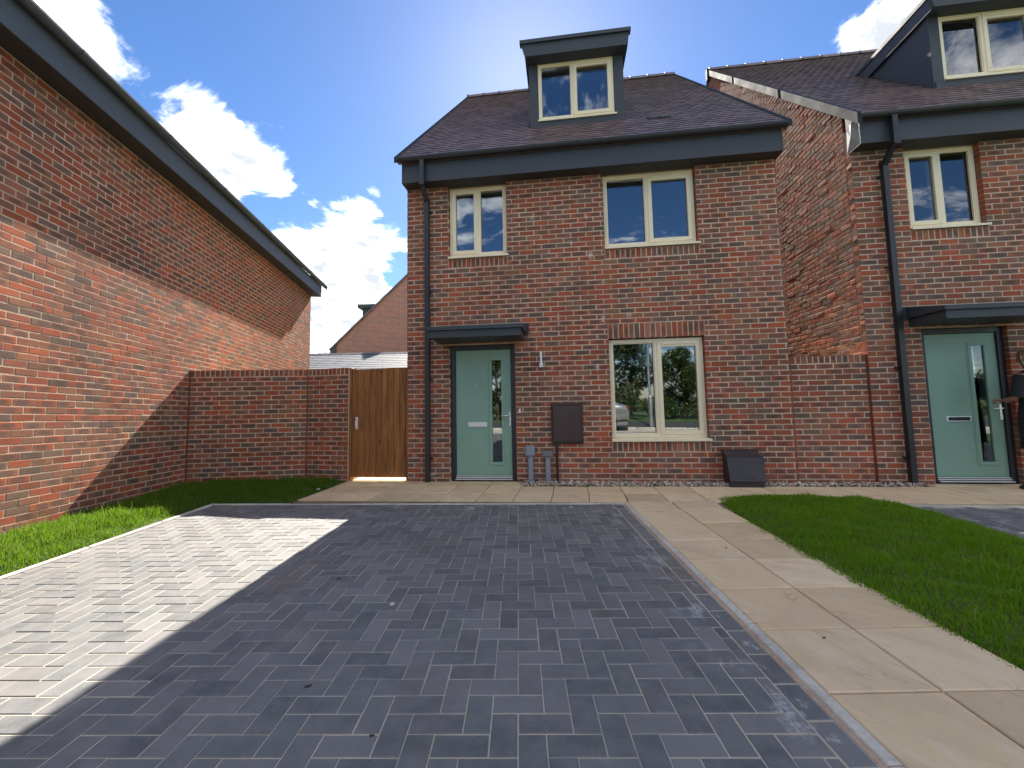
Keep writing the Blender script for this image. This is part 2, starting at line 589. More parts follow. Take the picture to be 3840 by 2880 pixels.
def glass_material():
    m = bpy.data.materials.new('window_glass')
    m.use_nodes = True
    N = NT(m.node_tree)
    geo = N.n('ShaderNodeNewGeometry').outputs['Position']
    bp = N.n('ShaderNodeBump', i_Height=N.noise(geo, 1.3, 1.0, .4))
    bp.inputs['Strength'].default_value = .12
    bp.inputs['Distance'].default_value = .01
    gl = N.n('ShaderNodeBsdfGlossy', i_Color=(.92, .96, 1.0))
    gl.inputs['Roughness'].default_value = .0
    N.t.links.new(bp.outputs[0], gl.inputs['Normal'])
    tr = N.n('ShaderNodeBsdfTransparent', i_Color=(.78, .82, .82))
    fr = N.n('ShaderNodeFresnel')
    fr.inputs['IOR'].default_value = 1.52
    f = N.math('ADD', N.math('MULTIPLY', fr.outputs[0], 2.0), .06, clamp=True)
    mx = N.n('ShaderNodeMixShader', i_0=f)
    N.t.links.new(tr.outputs[0], mx.inputs[1])
    N.t.links.new(gl.outputs[0], mx.inputs[2])
    out = N.n('ShaderNodeOutputMaterial')
    N.t.links.new(mx.outputs[0], out.inputs[0])
    return m


def tile_material():
    m, N, b = new_mat('brown_roof_tile')
    r = piece_random(N)
    geo = N.n('ShaderNodeNewGeometry').outputs['Position']
    c = N.ramp(r, [(0, (.165, .112, .112)), (.3, (.21, .142, .136)), (.55, (.135, .096, .102)), (.8, (.245, .172, .160))], 'CONSTANT')
    nz = N.noise(geo, 30.0, 4.0, .65)
    c = N.mix(N.smooth(nz, .35, .75, 0, .4), c, (.15, .12, .115))
    N.set(b.inputs['Base Color'], c)
    b.inputs['Roughness'].default_value = .42
    bp = N.n('ShaderNodeBump', i_Height=N.noise(geo, 150.0, 3.0, .6))
    bp.inputs['Strength'].default_value = .12
    bp.inputs['Distance'].default_value = .003
    N.t.links.new(bp.outputs[0], b.inputs['Normal'])
    return m


def wood_material():
    m, N, b = new_mat('stained_timber')
    r = piece_random(N)
    co = N.n('ShaderNodeNewGeometry').outputs['Position']
    off = N.vmath('ADD', co, N.n('ShaderNodeCombineXYZ', i_0=N.math('MULTIPLY', r, 9.0), i_2=N.math('MULTIPLY', r, 23.0)).outputs[0])
    st = N.vmath('MULTIPLY', off, (14.0, 14.0, 1.1))
    g = N.noise(st, 2.0, 6.0, .65, dist=.5)
    base = N.ramp(r, [(0, (.40, .168, .044)), (.35, (.31, .122, .031)), (.7, (.45, .195, .056)), (1, (.36, .145, .037))], 'LINEAR')
    c = N.mix(N.smooth(g, .3, .72), base, (.16, .056, .015))
    vo = N.n('ShaderNodeTexVoronoi', feature='F1')
    vo.inputs['Scale'].default_value = 3.1
    N.set(vo.inputs['Vector'], N.vmath('MULTIPLY', off, (2.4, 2.4, 1.0)))
    knot = N.smooth(vo.outputs['Distance'], .04, .13, 1, 0)
    pk = N.n('ShaderNodeSeparateXYZ', i_0=vo.outputs['Color'])
    c = N.mix(N.math('MULTIPLY', knot, N.smooth(pk.outputs[1], .35, .5)), c, (.045, .018, .008))
    N.set(b.inputs['Base Color'], c)
    b.inputs['Roughness'].default_value = .72
    bp = N.n('ShaderNodeBump', i_Height=g)
    bp.inputs['Strength'].default_value = .35
    bp.inputs['Distance'].default_value = .004
    N.t.links.new(bp.outputs[0], b.inputs['Normal'])
    return m


def far_brick_material():
    m, N, b = new_mat('distant_brickwork')
    co = N.n('ShaderNodeTexCoord').outputs['Object']
    s = N.n('ShaderNodeSeparateXYZ', i_0=co)
    v = N.n('ShaderNodeCombineXYZ', i_0=s.outputs[0], i_1=s.outputs[2]).outputs[0]
    br = N.n('ShaderNodeTexBrick', i_Vector=v)
    br.inputs['Color1'].default_value = (.36, .125, .085, 1)
    br.inputs['Color2'].default_value = (.20, .10, .075, 1)
    br.inputs['Mortar'].default_value = (.60, .48, .38, 1)
    br.inputs['Scale'].default_value = 1.0
    br.inputs['Mortar Size'].default_value = .006
    br.inputs['Brick Width'].default_value = .225
    br.inputs['Row Height'].default_value = .075
    N.set(b.inputs['Base Color'], br.outputs[0])
    b.inputs['Roughness'].default_value = .9
    return m


M = {}
M['brick'] = brick_material('red_multi_brick', 0, True)
M['mortar'] = mortar_material('lime_mortar', bloom=True)
M['paver'] = paver_material()
M['slab'] = slab_material()
M['glass'] = glass_material()
M['tile'] = tile_material()
M['wood'] = wood_material()
M['far_brick'] = far_brick_material()
M['grey'] = simple('anthracite_metal', (.040, .047, .056), .55, bump=.08, bscale=60, var=.12)
M['grey_flare'] = simple('flare_pale_anthracite', (.075, .092, .108), .55, bump=.08, bscale=60, var=.12)  # same anthracite, with lens flare painted in as a paler tone
M['grey_dark'] = simple('anthracite_soffit', (.040, .038, .040), .6, var=.15)
M['upvc_black'] = simple('black_gutter_plastic', (.020, .021, .024), .35, var=.1)
M['frame_black'] = simple('anthracite_door_frame', (.020, .022, .028), .4, var=.1)
M['cream'] = simple('cream_frame', (.87, .755, .52), .45, var=.04)
M['door'] = simple('sage_green_door', (.235, .385, .29), .42, bump=.25, bscale=90, var=.05)
M['chrome'] = simple('brushed_chrome', (.80, .80, .80), .25, metal=.7)
M['silver'] = simple('satin_silver', (.78, .78, .77), .35, metal=.35)
M['room'] = simple('dim_room', (.16, .15, .14), .9)
M['blind'] = simple('white_blind', (.55, .58, .60), .8)
M['slot'] = simple('dark_slot', (.012, .013, .015), .5)
M['brown_box'] = simple('brown_cabinet_plastic', (.036, .014, .013), .38, var=.1)
M['gas_box'] = simple('brown_box_plastic', (.040, .030, .030), .45, var=.12)
M['grey_box'] = simple('grey_service_plastic', (.26, .28, .32), .5, var=.08)
M['grey_box2'] = simple('dark_grey_service_plastic', (.17, .175, .18), .5, var=.08)
M['white'] = simple('white_plastic', (.75, .75, .73), .4)
M['sealant'] = simple('red_mastic', (.145, .040, .024), .7, var=.1)
M['airbrick'] = simple('terracotta_vent', (.19, .045, .032), .6)
M['zinc'] = simple('galvanised_trim', (.035, .044, .055), .7, var=.2, spec=.1)
M['felt'] = simple('grey_membrane', (.34, .36, .35), .75, bump=.4, bscale=12, var=.2)
M['concrete'] = simple('pale_concrete', (.50, .455, .39), .9, bump=.4, bscale=70, var=.25)
M['haunch'] = simple('pink_mortar', (.44, .31, .22), .95, bump=.5, bscale=60, var=.25)
M['slab_joint'] = simple('slab_joint_mortar', (.21, .155, .095), .95, bump=.5, bscale=60, var=.3)
M['sand'] = mortar_material('jointing_sand', (.50, .435, .345))
M['soil'] = simple('brown_soil', (.055, .080, .020), .95, bump=.6, bscale=25, var=.4)
M['asphalt'] = simple('asphalt', (.055, .055, .057), .9, bump=.4, bscale=90, var=.2)
M['verge'] = simple('grass_verge', (.055, .10, .022), .95, bump=.6, bscale=30, var=.35)
M['slate'] = simple('blue_slate', (.075, .082, .100), .6, var=.2)
M['grass_shade'] = grass_material('shaded_lawn_grass', (.100, .24, .004), (.185, .36, .006), (.23, .39, .012), .5)  # colour lightened to make up for the shade on this lawn
M['grass_sun'] = grass_material('sunlit_long_grass', (.060, .150, .006), (.095, .20, .009), (.15, .27, .016), .5)  # darker copy of the grass colour for the sunlit lawn

# ------------------------------------------------------------------ frames of reference
HO = Vector((-1.5793, 6.5612, 0.0))
HA = 0.1272
HOUSE_M = Matrix.Translation(HO) @ Matrix.Rotation(-HA, 4, 'Z')
RIGHT_M = HOUSE_M @ Matrix.Translation((6.54, 0, 0))
LX, LY, LAL, LSL = -4.802, 4.1756, -0.109, -0.0382
LEFT_M = Matrix(((math.sin(LAL), -math.cos(LAL), 0, LX), (math.cos(LAL), math.sin(LAL), 0, LY), (0, 0, 1, 0), (0, 0, 0, 1)))
LEFT_SHEAR = Matrix(((1, 0, 0, 0), (0, 1, 0, 0), (LSL, 0, 1, 0), (0, 0, 0, 1)))   # the plot falls away along its side
ROOF_M = (9.855 - 4.98) / (4.8825 + .30)
RANG = math.atan(ROOF_M)


def roof_z(d):
    return 4.98 + ROOF_M * (d + .30)


# ------------------------------------------------------------------ bricks
def brick_verts(L, h, depth, rng, jit=.0014, c=.0042):
    """12 corner points of one brick; front face looks along -y; origin in the middle of the front"""
    hx, hz = L / 2, h / 2
    j = lambda: rng.normal(0, jit)
    pr = max(-jit, min(jit, rng.normal(0, jit * .3)))
    dp = c * .75
    k = lambda: rng.normal(0, jit * 1.5)
    f = [(-hx + c + j(), pr + j() * .3, -hz + c + j() * .6), (hx - c + j(), pr + j() * .3, -hz + c + j() * .6),
         (hx - c + j(), pr + j() * .3, hz - c + j() * .6), (-hx + c + j(), pr + j() * .3, hz - c + j() * .6)]
    g = [(-hx, pr + dp, -hz), (hx, pr + dp, -hz), (hx, pr + dp, hz), (-hx, pr + dp, hz)]
    g = [(a + k(), b, d + k() * .8) for a, b, d in g]
    f = [(a + k() * .5, b, d + k() * .4) for a, b, d in f]
    bk = [(a, depth, d) for a, b, d in g]
    return f + g + bk


BRICK_F = [(0, 1, 2, 3)] + [(4 + i, 4 + (i + 1) % 4, (i + 1) % 4, i) for i in range(4)] + \
          [(8 + i, 8 + (i + 1) % 4, 4 + (i + 1) % 4, 4 + i) for i in range(4)]
BRICK_F = np.array(BRICK_F)


def brick_uv(V, L, h):
    return np.stack([np.clip(V[:, 0] / L + .5, 0, 1), np.clip(V[:, 2] / h + .5, 0, 1)], 1)


_brick_lib = {}


def brick_mesh(L, h, depth, rough):
    key = (round(L, 3), round(h, 3), rough)
    if key not in _brick_lib:
        out = []
        for k in range(7):
            V = np.array(brick_verts(L, h, depth, RNG, *((.0014, .0042) if not rough else (.0022, .0065))))
            out.append(np_mesh('brick', V, BRICK_F, M['brick'], brick_uv(V, L, h)))
        _brick_lib[key] = out
    return random.choice(_brick_lib[key])


def course_rects(x0, x1, z0, z1, openings, zbase=.06, phase=lambda k: .1125 if k % 2 == 0 else 0.0, top=None):
    """stretcher bond: list of (xc, zc, L, h) cut around openings (x0,x1,z0,z1)"""
    out = []
    k0 = math.floor((z0 - zbase) / .075)
    k1 = math.ceil((z1 - zbase) / .075)
    for k in range(k0, k1):
        a, b = zbase + k * .075 + .005, zbase + (k + 1) * .075 - .005
        a, b = max(a, z0), min(b, z1)
        if b - a < .02:
            continue
        zm = (a + b) / 2
        if top is not None:
            lim0, lim1 = top(b)
            xa, xb = max(x0, lim0), min(x1, lim1)
        else:
            xa, xb = x0, x1
        spans = [(xa, xb)]
        for ox0, ox1, oz0, oz1 in openings:
            if oz0 < zm < oz1:
                nsp = []
                for s0, s1 in spans:
                    if ox0 > s0:
                        nsp.append((s0, min(s1, ox0)))
                    if ox1 < s1:
                        nsp.append((max(s0, ox1), s1))
                spans = [s for s in nsp if s[1] - s[0] > .02]
        ph = phase(k)
        for s0, s1 in spans:
            n = math.floor((s0 - ph) / .225)
            x = s0
            while x < s1 - .02:
                nx = ph + (n + 1) * .225
                n += 1
                if nx <= x + .02:
                    continue
                e = min(nx, s1)
                l0 = x if abs(x - s0) < 1e-6 else x + .005
                l1 = e if abs(e - s1) < 1e-6 else e - .005
                if l1 - l0 > .025:
                    out.append(((l0 + l1) / 2, zm, l1 - l0, b - a))
                x = e
    return out


def lay_bricks(root, specs, limit=300, pinv=None, extra=None, stuff_name='brickwork'):
    """specs: list of dicts(m=Matrix in root space of the brick (front -y), L, h, depth, rough).
    The largest in the picture become objects; the rest one mesh"""
    W = root.matrix_world @ (pinv or Matrix.Identity(4))
    area = []
    for s in specs:
        hx, hz = s['L'] / 2, s['h'] / 2
        P = [W @ s['m'] @ Vector(p) for p in ((-hx, 0, -hz), (hx, 0, -hz), (hx, 0, hz), (-hx, 0, hz))]
        u, v, fw = project([p[:] for p in P])
        a = .5 * abs(sum(u[i] * v[(i + 1) % 4] - u[(i + 1) % 4] * v[i] for i in range(4)))
        if fw.min() < .3 or u.max() < 20 or u.min() > 3820 or v.max() < 20 or v.min() > 2860:
            a = 0
        area.append(a * s.get('vis', 1.0))
    order = sorted(range(len(specs)), key=lambda i: -area[i])
    single = set(i for i in order[:limit] if area[i] > 60)
    Vs, Fs, UVs = [], [], []
    nb = 0
    for i, s in enumerate(specs):
        rough = s.get('rough', False)
        if i in single:
            std = abs(s['L'] - .215) < .03 and s['L'] > .1
            me = brick_mesh(.215, .065, s.get('depth', .1), rough)
            o = link('brick', me, root, None, pinv)
            o.matrix_basis = s['m'] @ Matrix.Diagonal((s['L'] / .215, 1, s['h'] / .065, 1))
        else:
            V = np.array(brick_verts(s['L'], s['h'], s.get('depth', .1), RNG, *((.0014, .0042) if not rough else (.0022, .0065))))
            UVs.append(brick_uv(V, s['L'], s['h']))
            mm = np.array(s['m'])
            Vs.append(V @ mm[:3, :3].T + mm[:3, 3])
            Fs.append(BRICK_F + nb)
            nb += 12
    if Vs:
        me = np_mesh(stuff_name, np.concatenate(Vs), np.concatenate(Fs), M['brick'], np.concatenate(UVs))
        o = link(stuff_name, me, root, None, pinv)
        o['kind'] = 'stuff'


def front_specs(rects, y=0.0, rough=False, wob=.0005, tilt=.003, vis=1.0):
    out = []
    for xc, zc, L, h in rects:
        m = Matrix.Translation((xc, y + max(-2 * wob, min(1.4 * wob, random.gauss(0, wob))), zc)) @ Matrix.Rotation(random.gauss(0, tilt), 4, 'Y') @ Matrix.Rotation(random.gauss(0, tilt * .35), 4, 'Z')
        out.append(dict(m=m, L=L, h=h, rough=rough, vis=vis))
    return out


def soldier_specs(x0, x1, z0, z1, y=0.0, pitch=.075):
    out = []
    n = max(1, round((x1 - x0) / pitch))
    p = (x1 - x0) / n
    for i in range(n):
        xc = x0 + (i + .5) * p
        m = Matrix.Translation((xc, y + max(-.0015, min(.0006, random.gauss(0, .0010))), (z0 + z1) / 2)) @ Matrix.Rotation(math.pi / 2 + random.gauss(0, .006), 4, 'Y')
        out.append(dict(m=m, L=z1 - z0 - .01, h=p - .010))
    return out


def wall_shell(x0, x1, z0, z1, openings, y=.0022, t=.30, reveal=.13):
    """mortar backing with holes: front sheet, reveals, back and ends"""
    xs = sorted({x0, x1, *[o[0] for o in openings], *[o[1] for o in openings]})
    zs = sorted({z0, z1, *[o[2] for o in openings], *[o[3] for o in openings]})
    xs = [x for x in xs if x0 <= x <= x1]
    zs = [z for z in zs if z0 <= z <= z1]
    mb = MB()
    for a, b in zip(xs, xs[1:]):
        for c, d in zip(zs, zs[1:]):
            mx, mz = (a + b) / 2, (c + d) / 2
            if any(o[0] < mx < o[1] and o[2] < mz < o[3] for o in openings):
                continue
            mb.add([(a, y, c), (b, y, c), (b, y, d), (a, y, d)], [(0, 1, 2, 3)])
    for a, b, c, d in openings:
        c2 = max(c, z0)
        r = reveal
        mb.add([(a, y, c2), (a, y, d), (a, r, d), (a, r, c2)], [(0, 1, 2, 3)])
        mb.add([(b, y, c2), (b, y, d), (b, r, d), (b, r, c2)], [(3, 2, 1, 0)])
        mb.add([(a, y, d), (b, y, d), (b, r, d), (a, r, d)], [(0, 1, 2, 3)])
        mb.add([(a, y, c2), (b, y, c2), (b, r, c2), (a, r, c2)], [(3, 2, 1, 0)])
    return mb


# ------------------------------------------------------------------ windows and doors
def window(root, x0, x1, z0, z1, y=.072, mull=.5, casement='R', vent=True, sill=True, sill_over=.03, room=True, blind=False, name='window', room_side=.3):
    fw = .052
    fr = MB()
    t = .07
    xm = x0 + (x1 - x0) * mull
    fr.bbox(x0, x1, y, y + t, z1 - fw, z1, .004)
    fr.bbox(x0, x1, y, y + t, z0, z0 + fw, .004)
    fr.bbox(x0, x0 + fw, y + .001, y + t - .001, z0 + fw - .002, z1 - fw + .002, .004)
    fr.bbox(x1 - fw, x1, y + .001, y + t - .001, z0 + fw - .002, z1 - fw + .002, .004)
    fr.bbox(xm - fw / 2, xm + fw / 2, y + .001, y + t - .001, z0 + fw - .002, z1 - fw + .002, .004)
    w = fr.build(name, M['cream'], root)
    cells = [(x0 + fw, xm - fw / 2), (xm + fw / 2, x1 - fw)]
    for i, (a, b) in enumerate(cells):
        cz0, cz1 = z0 + fw, z1 - fw
        gy = y + .035
        if (casement == 'R') == (i == 1):
            sw = .05
            top = .075 if vent else sw
            s = MB()
            s.bbox(a - .012, b + .012, y - .012, y + .045, cz1 - top, cz1 + .012, .005)
            s.bbox(a - .012, b + .012, y - .012, y + .045, cz0 - .012, cz0 + sw, .005)
            s.bbox(a - .012, a + sw, y - .011, y + .044, cz0 + sw - .003, cz1 - top + .003, .005)
            s.bbox(b - sw, b + .012, y - .011, y + .044, cz0 + sw - .003, cz1 - top + .003, .005)
            s.build('sash', M['cream'], w)
            if vent:
                v = MB()
                v.bbox(a + .05, b - .05, y - .026, y - .011, cz1 - .040, cz1 - .018, .003)
                v.build('trickle_vent', M['cream'], w)
            a, b, cz0, cz1 = a + sw, b - sw, cz0 + sw, cz1 - top
            gy = y + .012
        else:
            # glazing bead
            g = MB()
            bw = .012
            g.box(a, b, y + .012, y + .034, cz1 - bw, cz1)
            g.box(a, b, y + .012, y + .034, cz0, cz0 + bw)
            g.box(a, a + bw, y + .012, y + .034, cz0 + bw, cz1 - bw)
            g.box(b - bw, b, y + .012, y + .034, cz0 + bw, cz1 - bw)
            g.build('glazing_bead', M['cream'], w)
            a, b, cz0, cz1 = a + bw, b - bw, cz0 + bw, cz1 - bw
        p = MB()
        p.box(a - .004, b + .004, gy + .012, gy + .030, cz0 - .004, cz1 + .004)
        p.build('pane', M['glass'], w)
        # black spacer round the sealed unit
        e = .009
        q = MB()
        q.box(a, b, gy + .034, gy + .040, cz1 - e, cz1)
        q.box(a, b, gy + .034, gy + .040, cz0, cz0 + e)
        q.box(a, a + e, gy + .034, gy + .040, cz0 + e, cz1 - e)
        q.box(b - e, b, gy + .034, gy + .040, cz0 + e, cz1 - e)
        q.build('spacer_bar', M['slot'], w)
    if sill:
        s = MB()
        s.prism([(y + .01, z0 - .002), (-.035, z0 - .020), (-.035, z0 - .048), (-.022, z0 - .048), (-.022, z0 - .036), (y + .01, z0 - .030)], 0, x0 - sill_over * .3, x1 + sill_over)
        s.build('sill', M['cream'], w)
    if room:
        r = MB()
        ry0, ry1 = y + .075, y + 2.2
        X0, X1, Z0, Z1 = x0 - room_side, x1 + room_side, z0 - min(.5, room_side), z1 + .03
        r.add([(X0, ry0, Z0), (X1, ry0, Z0), (X1, ry1, Z0), (X0, ry1, Z0), (X0, ry0, Z1), (X1, ry0, Z1), (X1, ry1, Z1), (X0, ry1, Z1)],
              [(0, 1, 2, 3), (7, 6, 5, 4), (1, 5, 6, 2), (2, 6, 7, 3), (3, 7, 4, 0)])
        # room walls, their dimness put into the dark colour
        r.build('room_lining', M['room'], w, fixn=False)
    if blind:
        bl = MB()
        n = 9
        xa, xb = x1 - (x1 - xm) * .62, x1 - .03
        for k in range(n):
            xx = xa + (xb - xa) * k / (n - 1)
            bl.box(xx, xx + (xb - xa) / n * .86, y + .12 + .012 * (k % 2), y + .125 + .012 * (k % 2), z0 + .05, z1 - .04)
        bl.build('curtain', M['blind'], w)
    return w


def front_door(root, x0, x1, zt, y=.06, dark_reflection=False):
    """frame, leaf with tall glazed slit, furniture and threshold"""
    fr = MB()
    fw = .072
    fr.bbox(x0, x0 + fw, y, y + .08, 0.012, zt, .004)
    fr.bbox(x1 - fw, x1, y, y + .08, 0.012, zt, .004)
    fr.bbox(x0 + fw - .002, x1 - fw + .002, y + .001, y + .079, zt - fw, zt, .004)
    d = fr.build('front_door', M['frame_black'], root)
    a, b, c, e = x0 + fw + .004, x1 - fw - .004, .088, zt - fw - .004
    ly = y + .028
    gx0, gx1, gz0, gz1 = b - .295, b - .150, .285, 1.83
    lf = MB()
    # leaf with a hole for the glass
    lf.box(a, gx0, ly, ly + .044, c, e)
    lf.box(gx1, b, ly, ly + .044, c, e)
    lf.box(gx0, gx1, ly, ly + .044, c, gz0)
    lf.box(gx0, gx1, ly, ly + .044, gz1, e)
    lf.build('leaf', M['door'], d)
    mo = MB()
    for (q0, q1, r0, r1) in ((gx0 - .045, gx1 + .040, gz1, gz1 + .045), (gx0 - .045, gx1 + .040, gz0 - .045, gz0), (gx0 - .045, gx0, gz0, gz1), (gx1, gx1 + .040, gz0, gz1)):
        mo.bbox(q0, q1, ly - .012, ly + .004, r0, r1, .0055)
    mo.box(gx0 - .058, gx1 + .053, ly - .004, ly + .002, gz1 + .045, gz1 + .058)
    mo.box(gx0 - .058, gx1 + .053, ly - .004, ly + .002, gz0 - .058, gz0 - .045)
    mo.box(gx0 - .058, gx0 - .045, ly - .004, ly + .002, gz0 - .045, gz1 + .045)
    mo.box(gx1 + .040, gx1 + .053, ly - .004, ly + .002, gz0 - .045, gz1 + .045)
    mo.build('glazing_frame', M['door'], d)
    pn = MB()
    pn.box(gx0 - .002, gx1 + .002, ly + .010, ly + .030, gz0 - .002, gz1 + .002)
    pn.build('pane', M['glass'], d)
    lb = MB()
    lx0 = a + .185
    lb.bbox(lx0, lx0 + .295, ly - .012, ly + .002, .815, .888, .004)
    if not dark_reflection:
        lb.bbox(lx0 + .022, lx0 + .273, ly - .017, ly - .011, .829, .874, .003)
        lb.build('letterbox', M['silver'], d)
    else:
        o = lb.build('letterbox', M['silver'], d)
        fl = MB()
        fl.bbox(lx0 + .020, lx0 + .275, ly - .0165, ly - .0115, .830, .874, .002)
        fl.build('letterbox_flap', M['slot'], d)  # near-black flap: a dark reflection put into its colour
    pe = MB()
    pe.tube([(a + .325, ly + .002, 1.465), (a + .325, ly - .006, 1.465)], .008, 10)
    pe.build('peephole', M['silver'], d)
    h = MB()
    hx = b - .022
    h.bbox(hx - .014, hx + .014, ly - .010, ly + .002, .826, 1.042, .005)
    h.tube([(hx, ly - .006, .985), (hx, ly - .046, .985), (hx - .018, ly - .052, .985), (hx - .130, ly - .050, .985)], [.008, .008, .0085, .007], 8)
    h.tube([(hx, ly - .008, .872), (hx, ly - .017, .872)], .010, 10)
    h.build('handle', M['chrome'], d)
    th = MB()
    th.bbox(x0 + fw - .002, x1 - fw + .002, y - .02, y + .08, .012, .030, .003, 1)
    th.bbox(x0 + fw - .002, x1 - fw + .002, y - .036, y + .05, .030, .040, .003, 0)
    th.bbox(x0 + fw + .002, x1 - fw - .002, y - .005, y + .03, .052, .064, .003, 0)
    th.bbox(x0 + fw + .002, x1 - fw - .002, y + .004, y + .03, .074, .086, .003, 0)
    th.box(x0 + fw, x1 - fw, y + .012, y + .07, .012, .0885, 1)
    th.build('threshold', [M['silver'], M['frame_black']], d)
    bk = MB()
    bk.add([(x0, y + .9, 0), (x1, y + .9, 0), (x1, y + .9, zt), (x0, y + .9, zt)], [(0, 1, 2, 3)])
    bk.add([(x0, y + .079, 0), (x0, y + .9, 0), (x0, y + .9, zt), (x0, y + .079, zt)], [(0, 1, 2, 3)])
    bk.add([(x1, y + .079, 0), (x1, y + .9, 0), (x1, y + .9, zt), (x1, y + .079, zt)], [(0, 1, 2, 3)])
    bk.add([(x0, y + .079, zt), (x0, y + .9, zt), (x1, y + .9, zt), (x1, y + .079, zt)], [(0, 1, 2, 3)])
    bk.build('hall_lining', M['slot'], d, fixn=False)
    return d


def tile_template(rng, w=.163, L=.235, th=.021):
    """one tile lying in the x (along eave), t (up slope), h (height) system; x centred, lower edge at t=0"""
    hw = w / 2
    j = lambda s: rng.normal(0, s)
    lift = .024
    c = .003
    e = [j(.0016), j(.0016), j(.0016)]
    z0 = [lift + j(.0012), lift + c + j(.0012), lift + j(.0012)]
    V = [(-hw, e[0], z0[0] - th), (0, e[1], z0[1] - th), (hw, e[2], z0[2] - th),
         (-hw, e[0], z0[0]), (0, e[1], z0[1]), (hw, e[2], z0[2]),
         (-hw, L, .001), (0, L, .001 + c), (hw, L, .001)]
    Fq = [(0, 1, 4, 3), (1, 2, 5, 4), (3, 4, 7, 6), (4, 5, 8, 7)]
    return np.array(V), np.array(Fq)


TILE_F = np.array([(0, 1, 4, 3), (1, 2, 5, 4), (3, 4, 7, 6), (4, 5, 8, 7), (0, 3, 6, 6), (2, 8, 5, 5)])
_tile_lib = None


def tile_meshes():
    global _tile_lib
    if _tile_lib is None:
        _tile_lib = []
        for k in range(8):
            V, Fq = tile_template(RNG)
            _tile_lib.append(np_mesh('tile', V, Fq, M['tile']))
    return _tile_lib


def lay_tiles(roof, root, x0, x1, skip, gauge=.14, w=.1655, limit=300, dmax=4.86, pinv=None):
    ct, st = math.cos(RANG), math.sin(RANG)
    base = Matrix(((1, 0, 0, 0), (0, ct, -st, -.30), (0, st, ct, 4.985), (0, 0, 0, 1)))
    W = root.matrix_world @ (pinv or Matrix.Identity(4))
    items, area = [], []
    nrow = int((dmax + .30) / ct / gauge)
    for i in range(nrow):
        t = i * gauge
        off = (w / 2 if i % 2 else 0)
        n = int((x1 - x0 + w) / w) + 1
        for k in range(n):
            a = x0 - off + k * w
            b = a + w - .002
            a2, b2 = max(a, x0), min(b, x1)
            if b2 - a2 < .03:
                continue
            xc = (a2 + b2) / 2
            d = -.30 + t * ct
            if skip(xc, d):
                continue
            items.append((xc, t, (b2 - a2) / .163))
            P = W @ base @ Vector((xc, t, .01))
            u, v, fw = project(P[:])
            inside = 0 < u[0] < 3840 and 0 < v[0] < 2880 and fw[0] > 1
            area.append((1 / max(fw[0], 1) ** 2) if inside else 0)
    order = sorted(range(len(items)), key=lambda q: -area[q])
    single = set(q for q in order[:limit] if area[q] > 0)
    lib = tile_meshes()
    Vs, Fs = [], []
    nb = 0
    bm_ = np.array(base)
    for q, (xc, t, sx) in enumerate(items):
        if q in single:
            o = link('tile', random.choice(lib), roof, None, None)
            o.matrix_basis = base @ Matrix.Translation((xc, t, random.gauss(0, .001))) @ Matrix.Diagonal((sx, 1, 1, 1))
        else:
            V, Fq = tile_template(RNG)
            V = V * (sx, 1, 1) + (xc, t, RNG.normal(0, .001))
            Vs.append(V @ bm_[:3, :3].T + bm_[:3, 3])
            Fs.append(Fq + nb)
            nb += 9
    if Vs:
        me = np_mesh('tile_courses', np.concatenate(Vs), np.concatenate(Fs), M['tile'])
        o = link('tile_courses', me, roof)
        o['kind'] = 'stuff'


